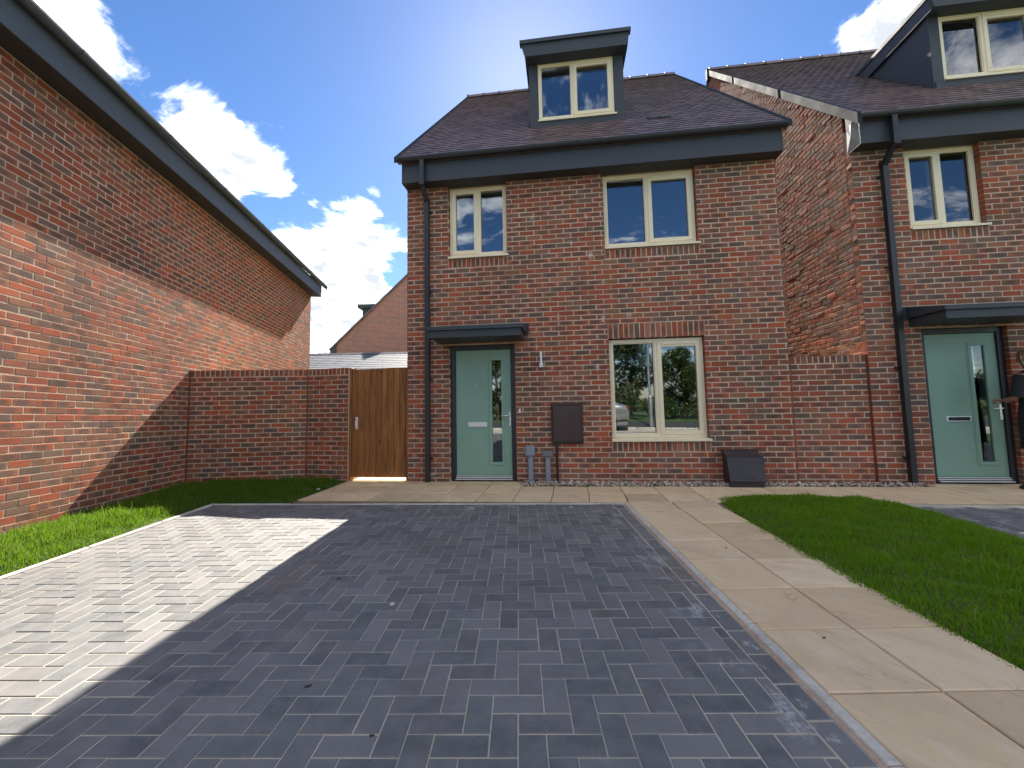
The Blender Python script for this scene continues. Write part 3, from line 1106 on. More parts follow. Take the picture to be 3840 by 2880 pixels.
# ------------------------------------------------------------------ a house of the row
def build_house(root, width, wins, door, dormer_dx, gable_left, right_side, pipe_x, limit=300, dark_reflection=False, felt=False, dormer=True, hatch=True):
    ZT = 4.62
    op = []
    specs = []
    for (x0, x1, z0, z1, kw) in wins:
        op.append((x0 - .005, x1 + .005, z0 - .05, min(z1 + .01, ZT)))
    d0, d1, dz = door
    op.append((d0, d1, -.1, dz))
    cut = list(op)
    for (x0, x1, z0, z1, kw) in wins:
        # brick-on-edge under each sill, soldier lintel over the ground-floor window
        zs = z0 - .05
        cut.append((x0 - .012, x1 + .018, zs - .15, zs))
        specs += soldier_specs(x0 - .012, x1 + .018, zs - .145, zs)
        if z1 < 3:
            cut.append((x0 - .012, x1 + .018, z1 + .01, z1 + .235))
            specs += soldier_specs(x0 - .012, x1 + .018, z1 + .010, z1 + .235)
    rects = course_rects(0.0, width, -.02, ZT, cut)
    specs += front_specs(rects)
    shell_op = [(o[0] - .006, o[1] + .006, o[2] - .001, min(o[3] + .006, ZT + .02)) for o in op]
    shell = wall_shell(.0055 if gable_left else .012, width - .012, -.3, ZT + .3, shell_op)
    # sides and back of the carcass up to the verges
    x_l, x_r, yb = (.0055 if gable_left else .012), width - .012, 9.75
    pts = [(.009, -.3), (yb, -.3), (yb, 4.9), (4.8825, 9.70), (.009, 4.9)]
    shell.add([(x_l, p[0], p[1]) for p in pts], [tuple(range(5))])
    shell.add([(x_r, p[0], p[1]) for p in pts], [tuple(range(4, -1, -1))])
    shell.add([(x_l, yb, -.3), (x_r, yb, -.3), (x_r, yb, 4.9), (x_l, yb, 4.9)], [(3, 2, 1, 0)])
    shell.build('wall', M['mortar'], root, fixn=False)
    if gable_left or right_side:
        def top(zb):
            dd = (zb + .06 - 4.98) / ROOF_M - .30
            return max(.115, dd), 9.6
        gr = course_rects(.115, 5.4, 1.2 if gable_left else -.02, 9.72, [], phase=lambda k: .0 if k % 2 == 0 else .1125, top=top)
        for xc, zc, L, h in gr:
            # face looks along -x : brick front (-y) turned to -x ; distance into the house runs along +y
            if gable_left:
                m = Matrix.Translation((max(-.003, min(.001, random.gauss(0, .0013))), xc, zc)) @ Matrix.Rotation(-math.pi / 2 + random.gauss(0, .004), 4, 'Z') @ Matrix.Rotation(random.gauss(0, .010), 4, 'Y') @ Matrix.Rotation(random.gauss(0, .006), 4, 'X')
                specs.append(dict(m=m, L=L, h=h, rough=True, vis=.8))
    lay_bricks(root, specs, limit)

    for (x0, x1, z0, z1, kw) in wins:
        window(root, x0, x1, z0, z1, **kw)
    front_door(root, d0, d1, dz, dark_reflection=dark_reflection)

    # eaves: boxed soffit, fascia, gutter
    fa = MB()
    fa.box(0.0, width, -.222, -.202, 4.622, 4.945)
    fa.build('fascia', M['grey'], root)
    so_ = MB()
    so_.box(.002, width - .002, -.201, .06, 4.624, 4.640)
    so_.build('soffit', M['grey_dark'], root)
    for xs in ((-.004, .014), (width - .014, width + .004)):
        eb = MB()
        eb.prism([(-.226, 4.618), (.04, 4.618), (.04, 5.26), (-.226, 4.95)], 0, *xs)
        eb.build('box_end', M['grey'], root)
    gu = MB()
    prof = [(-.225 - .056 + .056 * math.cos(a), 4.985 + .062 * math.sin(a)) for a in [math.pi * k / 10 + math.pi for k in range(11)]]
    inner = [(-.281 + .050 * math.cos(a), 4.987 + .054 * math.sin(a)) for a in [math.pi * k / 10 + math.pi for k in range(10, -1, -1)]]
    gu.prism(prof + inner, 0, -.05, width + .05)
    for xe in (-.052, width + .048):
        gu.prism(prof, 0, xe, xe + .004)
    xx = .45
    while xx < width:
        gu.prism([(-.281 + .060 * math.cos(a), 4.985 + .066 * math.sin(a)) for a in [math.pi * k / 10 + math.pi for k in range(11)]], 0, xx, xx + .03)
        xx += .9
    gu.build('gutter', M['upvc_black'], root)
    # square downpipe with swan neck
    dp = MB()
    px = pipe_x
    s = .033
    def sq(p0, p1, s0=s):
        p0, p1 = Vector(p0), Vector(p1)
        ax = (p1 - p0).normalized()
        a = Vector((1, 0, 0))
        b = ax.cross(a).normalized()
        v = []
        for p in (p0, p1):
            for i, k in ((-1, -1), (1, -1), (1, 1), (-1, 1)):
                v.append(p + a * i * s0 + b * k * s0)
        dp.add(v, [(0, 3, 2, 1), (4, 5, 6, 7), (0, 1, 5, 4), (1, 2, 6, 5), (2, 3, 7, 6), (3, 0, 4, 7)])
    sq((px, -.285, 4.93), (px, -.285, 4.555))
    sq((px, -.285, 4.585), (px, -.055, 4.365), .031)
    sq((px, -.055, 4.42), (px, -.055, .012))
    for zz in (4.40, 2.45, 4.56):
        yy = -.285 if zz == 4.56 else -.055
        sq((px, yy, zz + .03), (px, yy, zz - .03), .038)
    dp.build('downpipe', M['upvc_black'], root)
    for zz in (4.22, 2.93, 1.55, .36):
        br = MB()
        br.box(px - .036, px + .036, -.091, -.089, zz - .012, zz + .012)
        sg = 1 if width and not gable_left else -1
        br.box(px + sg * .033, px + sg * .068, -.04, .01, zz - .012, zz + .012)
        br.build('pipe_bracket', M['upvc_black'], root)

    # roof
    v0 = -.055
    rb = MB()
    for a, b in ((-.31, 4.8825),):
        rb.add([(v0, a, roof_z(a) - .03), (width - v0, a, roof_z(a) - .03), (width - v0, b, roof_z(b) - .03), (v0, b, roof_z(b) - .03),
                (v0, 10.05, roof_z(-.29) - .03), (width - v0, 10.05, roof_z(-.29) - .03)], [(0, 1, 2, 3), (3, 2, 5, 4)])
    rb.box(v0, width - v0, -.30, -.22, 4.93, 4.975)
    roof = rb.build('roof', M['tile'], root, fixn=False)
    dX0, dX1 = 1.967 + dormer_dx, 3.574 + dormer_dx
    def skip(x, d):
        if dormer and dX0 - .01 < x < dX1 + .01 and .64 < d < 2.0:
            return True
        return False
    lay_tiles(roof, root, v0, width - v0, skip)
    rd = MB()
    n = int((width - 2 * v0) / .45)
    for k in range(n + 1):
        xa = v0 + k * .45
        xb = min(xa + .452, width - v0)
        if xb - xa < .05:
            continue
        pr = [(4.8825 + r_ * math.cos(a), 9.80 + r_ * math.sin(a)) for r_, a in [(.125, math.pi * q / 6) for q in range(7)]]
        rd.prism(pr, 0, xa, xb)
        rd.prism([(4.8825 + .137 * math.cos(math.pi * q / 6), 9.80 + .137 * math.sin(math.pi * q / 6)) for q in range(7)], 0, xa, xa + .05)
    rd.build('ridge', M['tile'], roof)
    for side, xs in (('l', (v0 - .035, v0 + .02)), ('r', (width - v0 - .02, width - v0 + .035))):
        vg = MB()
        big = gable_left and side == 'l'
        t0, t1 = (-.105, .055) if big else (-.05, .045)
        a, b = -.33, 4.90
        vg.prism([(a, roof_z(a) + t0), (a, roof_z(a) + t1), (b, roof_z(b) + t1), (b, roof_z(b) + t0)], 0, *xs)
        if big:
            for tt in (1.55, 3.4):
                vg.prism([(tt, roof_z(tt) + t0 - .006), (tt, roof_z(tt) + t1 + .006), (tt + .06, roof_z(tt + .06) + t1 + .006), (tt + .06, roof_z(tt + .06) + t0 - .006)], 0, xs[0] - .006, xs[1] + .006)
            vg.box(xs[0] - .01, xs[1], 4.86, 4.96, 9.62, 9.93)
        vg.build('verge', M['zinc'] if big else M['zinc'], root)
    if hatch:
        hb = MB()
        for (xa, da) in ((3.90, .43), (4.09, .43)):
            za = roof_z(da)
            hb.prism([(da - .02, za + .012), (da - .02, za + .055), (da + .12, roof_z(da + .12) + .045), (da + .12, roof_z(da + .12) + .01)], 0, xa, xa + .16)
        hb.build('tile_vent', M['slot'], root)

    if dormer:
        build_dormer(root, dX0, dX1)

    # door canopy
    cx0, cx1 = d0 - .145, d1 + .150
    cb = MB()
    cb.bbox(cx0, cx1, -.57, .0, 2.108, 2.212, .003)
    can = cb.build('canopy', M['grey'], root)
    cl = MB()
    cl.prism([(-.60, 2.214), (-.60, 2.268), (0, 2.372), (0, 2.214)], 0, cx0 - .032, cx1 + .035)
    cl.build('canopy_lid', M['grey'], can)
    fl = MB()
    for xa, xb in ((cx0 - .075, cx0 - .034), (cx1 + .037, cx1 + .078)):
        fl = MB()
        fl.box(xa, xb, -.022, .0, 2.200, 2.376)
        fl.build('flashing', M['grey'], can)
    if felt:
        fm = MB()
        pts = [(-.014, -.215, 4.63), (-.030, -.225, 4.95), (-.012, -.21, 5.02), (-.040, -.12, 4.985), (-.020, -.05, 4.99), (-.035, -.02, 4.93), (-.018, .035, 4.62)]
        ctr = (-.045, -.10, 4.80)
        fm.add(pts + [ctr], [(i, (i + 1) % 7, 7) for i in range(7)])
        fm.add([(p[0] + .006, p[1], p[2]) for p in pts + [ctr]], [((i + 1) % 7, i, 7) for i in range(7)])
        fm.build('felt_flap', M['felt'], root, fixn=False)


def build_dormer(root, x0, x1):
    d = .65
    b = MB()
    wx0, wx1, wz0, wz1 = x0 + .155, x1 - .165, 6.035, 7.070
    # front: strips either side of the window, apron and head
    b.box(x0, wx0 - .006, d, d + .12, 5.80, 7.10)
    b.box(wx1 + .006, x1, d, d + .12, 5.80, 7.10)
    b.box(wx0 - .006, wx1 + .006, d + .004, d + .12, 5.80, 5.998)
    b.box(wx0 - .006, wx1 + .006, d + .004, d + .12, wz1 + .004, 7.10)
    # cheeks
    for xa, xb in ((x0 + .0015, x0 + .1), (x1 - .1, x1 - .0015)):
        b.prism([(d + .12, roof_z(d + .12) - .1), (d + .12, 7.10), (2.3, 7.10), (2.0, roof_z(2.0) - .1)], 0, xa, xb)
    dm = b.build('dormer', M['grey'], root)
    ap = MB()
    ap.box(x0 + .02, x1 - .01, d - .012, d - .001, 5.845, 5.992)
    ap.build('apron', M['grey'], dm)
    r = MB()
    fx0, fx1, fy = x0 - .105, x1 + .085, d - .20
    r.prism([(x0 - .045, 7.064), (x1 + .060, 7.064), (fx1, 7.283), (fx0, 7.283)], 1, fy, fy + .06)
    r.box(x0 - .050, x1 + .062, fy + .0605, 2.35, 7.066, 7.283)
    r.build('dormer_roof', M['grey'], dm)
    t = MB()
    t.box(fx0 - .028, fx1 + .028, fy - .030, fy + .075, 7.285, 7.348)
    t.box(x0 - .068, x1 + .080, fy + .0755, 2.38, 7.285, 7.348)
    t.build('roof_trim', M['grey'], dm)
    w = window(root, wx0, wx1, wz0, wz1, y=d + .018, mull=.46, casement='R', vent=True, sill=False, room=True, name='dormer_window', room_side=.05)
    s = MB()
    s.prism([(d + .03, wz0), (d - .035, wz0 - .014), (d - .035, wz0 - .040), (d + .03, wz0 - .036)], 0, wx0 - .012, wx1 + .03)
    s.build('sill', M['cream'], w)


WINS_MAIN = [(3.095, 4.425, .637, 2.075, dict(mull=.505, casement='R', vent=True)),
             (.682, 1.598, 3.487, 4.614, dict(mull=.51, casement='L', vent=False)),
             (3.092, 4.42, 3.487, 4.614, dict(mull=.485, casement='R', vent=True))]

# ================================================================== build: ground
def plane(name, pts, z, mat, kind='structure', parent=None):
    mb = MB()
    mb.add([(p[0], p[1], z) for p in pts], [tuple(range(len(pts)))])
    o = mb.build(name, mat, parent, fixn=False)
    if o.data.polygons[0].normal.z < 0:
        o.data.flip_normals()
    if kind:
        o['kind'] = kind
    return o


plane('ground', [(-220, -220), (220, -220), (220, 220), (-220, 220)], -.035, M['verge'])
plane('road', [(-90, -10.6), (90, -10.6), (90, -4.6), (-90, -4.6)], -.020, M['asphalt'])
plane('pavement', [(-90, -4.4), (90, -4.4), (90, -2.65), (-90, -2.65)], -.012, M['concrete'])
rk = MB()
for k in range(60):
    rk.bbox(-27 + k * .915, -27 + k * .915 + .905, -4.6, -4.475, -.03, .075, .012)
o = rk.build('road_kerb', M['concrete'])
o['kind'] = 'structure'

# ------------------------------------------------------------------ driveway
AD = .0217
GX, GY, UU = .008, 1.5269, .1014


def grid_pt(i, j):
    X, Y = i * UU, j * UU
    return (GX + X * math.cos(AD) + Y * math.sin(AD), GY - X * math.sin(AD) + Y * math.cos(AD))


def clip_poly(poly, a, b):
    """keep what lies left of a->b"""
    out = []
    n = len(poly)
    side = lambda p: (b[0] - a[0]) * (p[1] - a[1]) - (b[1] - a[1]) * (p[0] - a[0])
    for i in range(n):
        p, q = poly[i], poly[(i + 1) % n]
        sp, sq = side(p), side(q)
        if sp >= 0:
            out.append(p)
        if (sp >= 0) != (sq >= 0):
            t = sp / (sp - sq)
            out.append((p[0] + t * (q[0] - p[0]), p[1] + t * (q[1] - p[1])))
    return out


def inset_poly(poly, e):
    """move the edges of a convex counter-clockwise polygon inwards"""
    n = len(poly)
    lines = []
    for i in range(n):
        p, q = poly[i], poly[(i + 1) % n]
        dx, dy = q[0] - p[0], q[1] - p[1]
        L = math.hypot(dx, dy)
        if L < 1e-6:
            return None
        nx, ny = -dy / L, dx / L
        lines.append((p[0] + nx * e, p[1] + ny * e, dx / L, dy / L))
    out = []
    for i in range(n):
        x1, y1, a1, b1 = lines[i - 1]
        x2, y2, a2, b2 = lines[i]
        det = a1 * b2 - a2 * b1
        if abs(det) < 1e-6:
            return None
        t = ((x2 - x1) * b2 - (y2 - y1) * a2) / det
        out.append((x1 + t * a1, y1 + t * b1))
    return out


def poly_area(p):
    return .5 * sum(p[i][0] * p[(i + 1) % len(p)][1] - p[(i + 1) % len(p)][0] * p[i][1] for i in range(len(p)))


def block_mesh(poly, top, ch=.0045, depth=.03, name='paver', mat=None):
    """chamfered block standing on a polygon (counter-clockwise), its top at z=top"""
    ins = inset_poly(poly, ch)
    if ins is None or poly_area(ins) <= 0:
        return None
    n = len(poly)
    V = [(x, y, top) for x, y in ins] + [(x, y, top - ch * .8) for x, y in poly] + [(x, y, top - depth) for x, y in poly]
    Fc = [tuple(range(n))] + [(n + i, n + (i + 1) % n, (i + 1) % n, i) for i in range(n)] + [(2 * n + i, 2 * n + (i + 1) % n, n + (i + 1) % n, n + i) for i in range(n)]
    me = bpy.data.meshes.new(name)
    me.from_pydata(V, [], Fc)
    me.materials.append(mat)
    return me


KERB = [(-3.72, -2.6), (-3.700, 3.0), (-3.69, 5.335), (1.345, 4.985), (1.25, 1.46), (1.146, -2.6)]   # outer line of the edging, left, top, right
KI = [(-3.67, -2.6), (-3.650, 3.0), (-3.638, 5.279), (1.294, 4.936), (1.200, 1.46), (1.096, -2.6)]    # its inner line
SEDGE_T, SEDGE_B = (1.168, 4.945), (1.076 - .02, 1.46)                                                 # inside of the stretcher border
SEDGE_B = (1.074, 1.46)
SEDGE_B2 = (.970, -2.6)


def build_driveway():
    drive = plane('driveway', KI, -.0030, M['sand'])
    pieces = []      # (poly, area, top)
    bounds = [(KI[1], KI[0]), (KI[2], KI[1]), (KI[3], KI[2])]
    rb = [(SEDGE_B, SEDGE_T), (SEDGE_B2, SEDGE_B)]
    for i in range(-40, 14):
        for j in range(-41, 40):
            m = (i + j) % 4
            if m == 1:
                q = [(i, j), (i + 2, j), (i + 2, j + 1), (i, j + 1)]
            elif m == 3:
                q = [(i, j), (i + 1, j), (i + 1, j + 2), (i, j + 2)]
            else:
                continue
            poly = [grid_pt(*p) for p in q]
            cxm = sum(p[0] for p in poly) / 4
            cym = sum(p[1] for p in poly) / 4
            if cym < -2.5 or cym > 5.6 or cxm < -4.2 or cxm > 1.5:
                continue
            full = True
            cl = poly
            for a, b in bounds:
                cl = clip_poly(cl, a, b)
                if len(cl) < 3:
                    break
            if len(cl) >= 3:
                for a, b in rb:
                    cl = clip_poly(cl, a, b)
                    if len(cl) < 3:
                        break
            if len(cl) < 3 or abs(poly_area(cl)) < .0012:
                continue
            if poly_area(cl) < 0:
                cl = cl[::-1]
            # drop near-duplicate corners
            cc = [p for k, p in enumerate(cl) if math.hypot(p[0] - cl[k - 1][0], p[1] - cl[k - 1][1]) > .004]
            if len(cc) >= 3:
                pieces.append(cc)
    # stretcher border along the right kerb
    def lerp(a, b, t):
        return (a[0] + (b[0] - a[0]) * t, a[1] + (b[1] - a[1]) * t)
    for (ia, ib, oa, ob, n) in ((SEDGE_B, SEDGE_T, (1.178, 1.46), (1.272, 4.94), 17), (SEDGE_B2, SEDGE_B, (1.074, -2.6), (1.178, 1.46), 20)):
        for k in range(n):
            t0, t1 = k / n, (k + 1) / n
            pieces.append([lerp(ia, ib, t0), lerp(oa, ob, t0), lerp(oa, ob, t1), lerp(ia, ib, t1)])
    pieces = [p if poly_area(p) > 0 else p[::-1] for p in pieces]
    nfield = len(pieces) - 37
    pieces = [inset_poly(p, .0020 if k < nfield else .0042) for k, p in enumerate(pieces)]
    pieces = [p for p in pieces if p and poly_area(p) > .0008]
    ar = []
    for p in pieces:
        u, v, fw = project([(a, b, 0) for a, b in p])
        ok = fw.min() > .3 and u.max() > 10 and u.min() < 3830 and v.min() < 2875
        uu, vv = np.clip(u, 0, 3840), np.clip(v, 0, 2880)
        ar.append(.5 * abs(sum(uu[k] * vv[(k + 1) % len(p)] - uu[(k + 1) % len(p)] * vv[k] for k in range(len(p)))) if ok else 0)
    order = sorted(range(len(pieces)), key=lambda q: -ar[q])
    single = set(q for q in order[:300] if ar[q] > 0)
    big = MB()
    for q, p in enumerate(pieces):
        top = max(-.0012, min(.0016, random.gauss(0, .0007)))
        me = block_mesh(p, top, ch=random.uniform(.003, .0048), mat=M['paver'])
        if me is None:
            continue
        if q in single:
            link('paver', me, drive)
        else:
            big.add([v.co[:] for v in me.vertices], [tuple(f.vertices) for f in me.polygons])
            bpy.data.meshes.remove(me)
    o = big.build('paver_field', M['paver'], drive, fixn=False)
    o['kind'] = 'stuff'
    # edging
    kb = empty('kerb_edging')
    kb['kind'] = 'structure'
    def run(ia, ib, oa, ob, n, top=.010):
        for k in range(n):
            g = .003
            L = math.dist(ia, ib)
            t0, t1 = k / n + g / L, (k + 1) / n - g / L
            poly = [lerp(ia, ib, t0), lerp(oa, ob, t0), lerp(oa, ob, t1), lerp(ia, ib, t1)]
            if poly_area(poly) < 0:
                poly = poly[::-1]
            me = block_mesh(poly, top + random.gauss(0, .001), ch=.006, depth=.12, name='kerb_stone', mat=M['concrete'])
            link('kerb_stone', me, kb)
    run(KI[4], KI[3], KERB[4], KERB[3], 4)
    run(KI[5], KI[4], KERB[5], KERB[4], 4)
    run(KI[3], KI[2], KERB[3], KERB[2], 5, .006)
    run(KI[2], KI[1], KERB[2], KERB[1], 3)
    run(KI[1], KI[0], KERB[1], KERB[0], 6)
    hb = MB()
    hb.add([(1.178, 1.46, -.001), (1.200, 1.46, .002), (1.294, 4.936, .002), (1.272, 4.94, -.001), (1.074, -2.6, -.001), (1.096, -2.6, .002)], [(0, 1, 2, 3), (4, 5, 1, 0)])
    hb.build('mortar_haunch', M['haunch'], kb)
    return drive


build_driveway()

# ------------------------------------------------------------------ paths
def build_paths():
    path = plane('path', [(-2.60, 6.62), (-2.72, 5.36), (1.345, 5.0), (1.25, 1.46), (1.146, -2.6), (2.10, -2.6), (2.22, 1.5), (2.30, 4.2), (2.55, 5.22), (8.3, 4.60), (8.4, 5.35), (4.0, 5.66), (.13, 6.0), (.17, 6.40)], -.012, M['slab_joint'])
    def slab(poly, top):
        if poly_area(poly) < 0:
            poly = poly[::-1]
        poly = inset_poly(poly, .0042)
        if not poly or poly_area(poly) < .004:
            return
        me = block_mesh(poly, top, ch=.006, depth=.04, name='slab', mat=M['slab'])
        # riven, uneven top
        for v in me.vertices:
            if v.co.z > top - .001:
                v.co.z += random.gauss(0, .0010)
        link('slab', me, path)
    # straight path beside the drive
    hy_ = [-2.55 + .472 * k for k in range(0, 9)] + [1.802, 2.276, 2.747, 3.215, 3.67, 4.157, 4.645]
    kx = lambda y: 1.25 + (y - 1.46) * .0268 + .003
    cxx = lambda y: 1.715 + (y - 1.5) * .0395
    rx = lambda y: 2.185 + (y - 1.5) * .040
    for a, b in zip(hy_, hy_[1:]):
        if b - a < .2:
            continue
        if b < 1.85 and b > 1.7:
            b = 1.802
        slab([(kx(a), a), (cxx(a), a), (cxx(b), b), (kx(b), b)], random.gauss(.004, .0006))
        slab([(cxx(a), a), (rx(a), a), (rx(b), b), (cxx(b), b)], random.gauss(.004, .0006))
    # path along the fronts, laid in its own slightly turned frame
    H = HOUSE_M
    def hp(X, d):
        v = H @ Vector((X, d, 0))
        return (v.x, v.y)
    row = lambda k, X: (-.31, -.745, -1.185)[k] + (X - 1.0) * .026
    cols = [-.965, -.505, -.045, .41, .868, 1.323, 1.778, 2.235, 2.69, 3.13, 3.585, 4.04, 4.48, 4.955, 5.41, 5.86, 6.31, 6.77, 7.10, 7.56, 8.02, 8.48, 8.94, 9.4, 9.9]
    leftline = (hp(-.955, .1), hp(-1.005, -1.40))
    for a, b in zip(cols, cols[1:]):
        sk = -.06 if a < 3 else 0.0
        for k in (0, 1):
            poly = [hp(a + sk * k * .3, row(k + 1, a)), hp(b + sk * k * .3, row(k + 1, b)), hp(b, row(k, b)), hp(a, row(k, a))]
            slab(poly, random.gauss(.004, .0006))
        if b < 1.8 or a > 7.0:
            slab([hp(a, row(0, a)), hp(b, row(0, b)), hp(b, .055), hp(a, .055)], random.gauss(.006, .001))
    # short lower row where the two paths meet, right of the drive
    slab([(1.345, 4.66), (1.825, 4.66), (1.86, 5.03), (1.352, 5.06)], .003)
    slab([(1.829, 4.66), (2.30, 4.66), (2.36, 5.00), (1.864, 5.03)], .004)
    # strip of mortar bed between the front slabs and the drive edging
    # flags behind the gate, between the houses
    for k in range(12):
        for c in range(2):
            a = .10 + k * .455
            x_ = -.95 + c * .455
            slab([hp(x_, a), hp(x_ + .45, a), hp(x_ + .45, a + .45), hp(x_, a + .45)], random.gauss(.004, .001))


build_paths()

# neighbour's drive on the far right
def build_neighbour_drive():
    H = HOUSE_M
    def hp(X, d):
        v = H @ Vector((X, d, 0))
        return (v.x, v.y)
    dr = plane('neighbour_driveway', [hp(5.95, -5.5), hp(12.3, -5.5), hp(12.3, -1.20), hp(5.55, -1.20)], -.004, M['sand'])
    n_big = MB()
    ps = []
    for i in range(0, 62):
        for j in range(0, 43):
            m = (i + j) % 4
            if m == 1:
                q = [(i, j), (i + 2, j), (i + 2, j + 1), (i, j + 1)]
            elif m == 3:
                q = [(i, j), (i + 1, j), (i + 1, j + 2), (i, j + 2)]
            else:
                continue
            poly = [hp(5.62 + a * .1014, -5.62 + b * .1014) for a, b in q]
            poly = inset_poly(poly, .0018)
            u, v, fw = project([(a, b, 0) for a, b in poly])
            vis = fw.min() > .3 and u.min() < 3840
            ps.append((poly, 1 / fw.max() if vis else 0))
    order = sorted(range(len(ps)), key=lambda q: -ps[q][1])
    single = set(q for q in order[:60] if ps[q][1] > 0)
    for q, (p, _) in enumerate(ps):
        me = block_mesh(p, random.gauss(0, .001), mat=M['paver'])
        if q in single:
            link('paver', me, dr)
        else:
            n_big.add([v.co[:] for v in me.vertices], [tuple(f.vertices) for f in me.polygons])
            bpy.data.meshes.remove(me)
    o = n_big.build('paver_field', M['paver'], dr, fixn=False)
    o['kind'] = 'stuff'
    kb = empty('neighbour_kerb')
    kb['kind'] = 'structure'
    for k in range(7):
        a = 5.60 + k * .915
        me = block_mesh([hp(a, -1.20), hp(a + .905, -1.20), hp(a + .905, -1.15), hp(a, -1.15)], .010, ch=.006, depth=.1, name='kerb_stone', mat=M['concrete'])
        link('kerb_stone', me, kb)


build_neighbour_drive()

# ================================================================== build: houses
main = empty('brick_house', matrix=HOUSE_M)
tag(main, 'detached red brick house facing the drive, whole front in view with central roof dormer', 'house')
bpy.context.view_layer.update()
build_house(main, 5.546, WINS_MAIN, (.68, 1.69, 2.07), 0.0, False, False, .345)
ab = MB()
for k in range(9):
    ab.box(2.855 + k * .0235, 2.855 + k * .0235 + .012, -.003, .02, .085, .130)
ab.box(2.845, 3.070, .004, .03, .078, .137)
ab.build('air_brick', M['airbrick'], main)

right = empty('brick_house', matrix=RIGHT_M)
tag(right, 'neighbouring red brick house cut by the right picture edge, its side gable showing', 'house')
bpy.context.view_layer.update()
WINS_R = [(w[0], w[1], w[2], w[3], dict(w[4])) for w in WINS_MAIN]
WINS_R[1][4]['blind'] = True
build_house(right, 5.546, WINS_R, (.68, 1.69, 2.07), -.28, True, False, .375, dark_reflection=True, felt=True, hatch=False)


# ------------------------------------------------------------------ building on the left (only its eaves side shows)
def build_left():
    root = empty('brick_house', matrix=LEFT_M)
    tag(root, 'brick house at the left edge seen as one long eaves wall in raking sun', 'house')
    bpy.context.view_layer.update()
    S = LEFT_SHEAR
    s0, s1 = -3.3, 7.83
    rects = course_rects(s0, s1, -.1, 4.62, [], zbase=1.204 - .0375 - 14 * .075 - .0015, phase=lambda k: .0145 + (0 if k % 2 == 0 else .1125))
    lay_bricks(root, front_specs(rects, wob=.0005, tilt=.004), 300, S)
    sh = wall_shell(s0 + .012, s1 - .012, -.6, 4.95, [], y=.0022)
    yb = 9.7
    pts = [(.009, -.6), (yb, -.6), (yb, 4.9), (4.85, 9.65), (.009, 4.9)]
    for xe, o_ in ((s0 + .012, 1), (s1 - .012, -1)):
        sh.add([(xe, p[0], p[1]) for p in pts], [tuple(range(5)) if o_ > 0 else tuple(range(4, -1, -1))])
    sh.build('wall', M['mortar'], root, S, fixn=False)
    e0, e1 = s0, s1
    fa = MB()
    fa.box(e0, e1 + .05, -.262, -.242, 4.624, 4.945)
    fa.build('fascia', M['grey_flare'], root, S)
    sf = MB()
    sf.box(e0, e1 + .048, -.241, .06, 4.626, 4.642)
    sf.build('soffit', M['grey_dark'], root, S)
    eb = MB()
    eb.prism([(-.266, 4.620), (.05, 4.620), (.05, 5.26), (-.266, 4.95)], 0, e1 + .05, e1 + .068)
    eb.build('box_end', M['grey'], root, S)
    gu = MB()
    cy = -.262 - .058
    prof = [(cy + .058 * math.cos(a), 4.985 + .064 * math.sin(a)) for a in [math.pi * k / 10 + math.pi for k in range(11)]]
    inner = [(cy + .052 * math.cos(a), 4.987 + .056 * math.sin(a)) for a in [math.pi * k / 10 + math.pi for k in range(10, -1, -1)]]
    gu.prism(prof + inner, 0, e0, e1 + .26)
    gu.prism(prof, 0, e1 + .256, e1 + .262)
    xx = -1.4
    while xx < e1:
        gu.prism([(cy + .063 * math.cos(a), 4.985 + .070 * math.sin(a)) for a in [math.pi * k / 10 + math.pi for k in range(11)]], 0, xx, xx + .06)
        xx += 1.35
    gu.build('gutter', M['grey_flare'], root, S)
    rb = MB()
    rz = lambda d: 4.98 + ROOF_M * (d + .34)
    rb.add([(e0, -.35, rz(-.35)), (e1 + .24, -.35, rz(-.35)), (e1 + .24, 4.85, rz(4.85)), (e0, 4.85, rz(4.85)), (e1 + .24, 10.05, rz(-.35)), (e0, 10.05, rz(-.35))], [(0, 1, 2, 3), (3, 2, 4, 5)])
    rb.build('roof', M['tile'], root, S, fixn=False)
    vg = MB()
    vg.prism([(-.36, rz(-.36) - .09), (-.36, rz(-.36) + .03), (4.85, rz(4.85) + .03), (4.85, rz(4.85) - .09)], 0, e1 + .20, e1 + .25)
    vg.build('verge', M['zinc'], root, S)


build_left()


# ------------------------------------------------------------------ garden walls
def wall_matrix(A, B):
    dx, dy = B[0] - A[0], B[1] - A[1]
    return Matrix.Translation((A[0], A[1], 0)) @ Matrix.Rotation(math.atan2(dy, dx), 4, 'Z'), math.hypot(dx, dy)


def garden_wall(m, L, top, label, segs=None, mastic=(0,), group=None):
    root = empty('garden_wall', matrix=m)
    tag(root, label, 'wall', group)
    bpy.context.view_layer.update()
    segs = segs or [(0.0, L, Matrix.Identity(4))]
    specs = []
    sh = MB()
    for (a, b, sm) in segs:
        cut = top - .112
        for s in front_specs(course_rects(a + .006, b - .004, -.1, cut, [], zbase=cut - 23 * .075 - .002)):
            s['m'] = sm @ s['m']
            specs.append(s)
        for s in soldier_specs(a + .004, b - .002, cut, top + .004):
            s['m'] = sm @ s['m']
            s['depth'] = .215
            specs.append(s)
        t = MB().box(a, b, .0022, .205, -.3, top - .008)
        v = [(sm @ Vector(p))[:] for p in t.v]
        sh.add(v, t.f)
    sh.build('wall_core', M['mortar'], root)
    lay_bricks(root, specs, 300)
    for (x, sm) in mastic:
        t = MB().box(x - .010, x + .010, -.004, .02, -.1, top)
        j = MB()
        j.add([(sm @ Vector(p))[:] for p in t.v], t.f)
        j.build('movement_joint', M['sealant'], root)
    return root


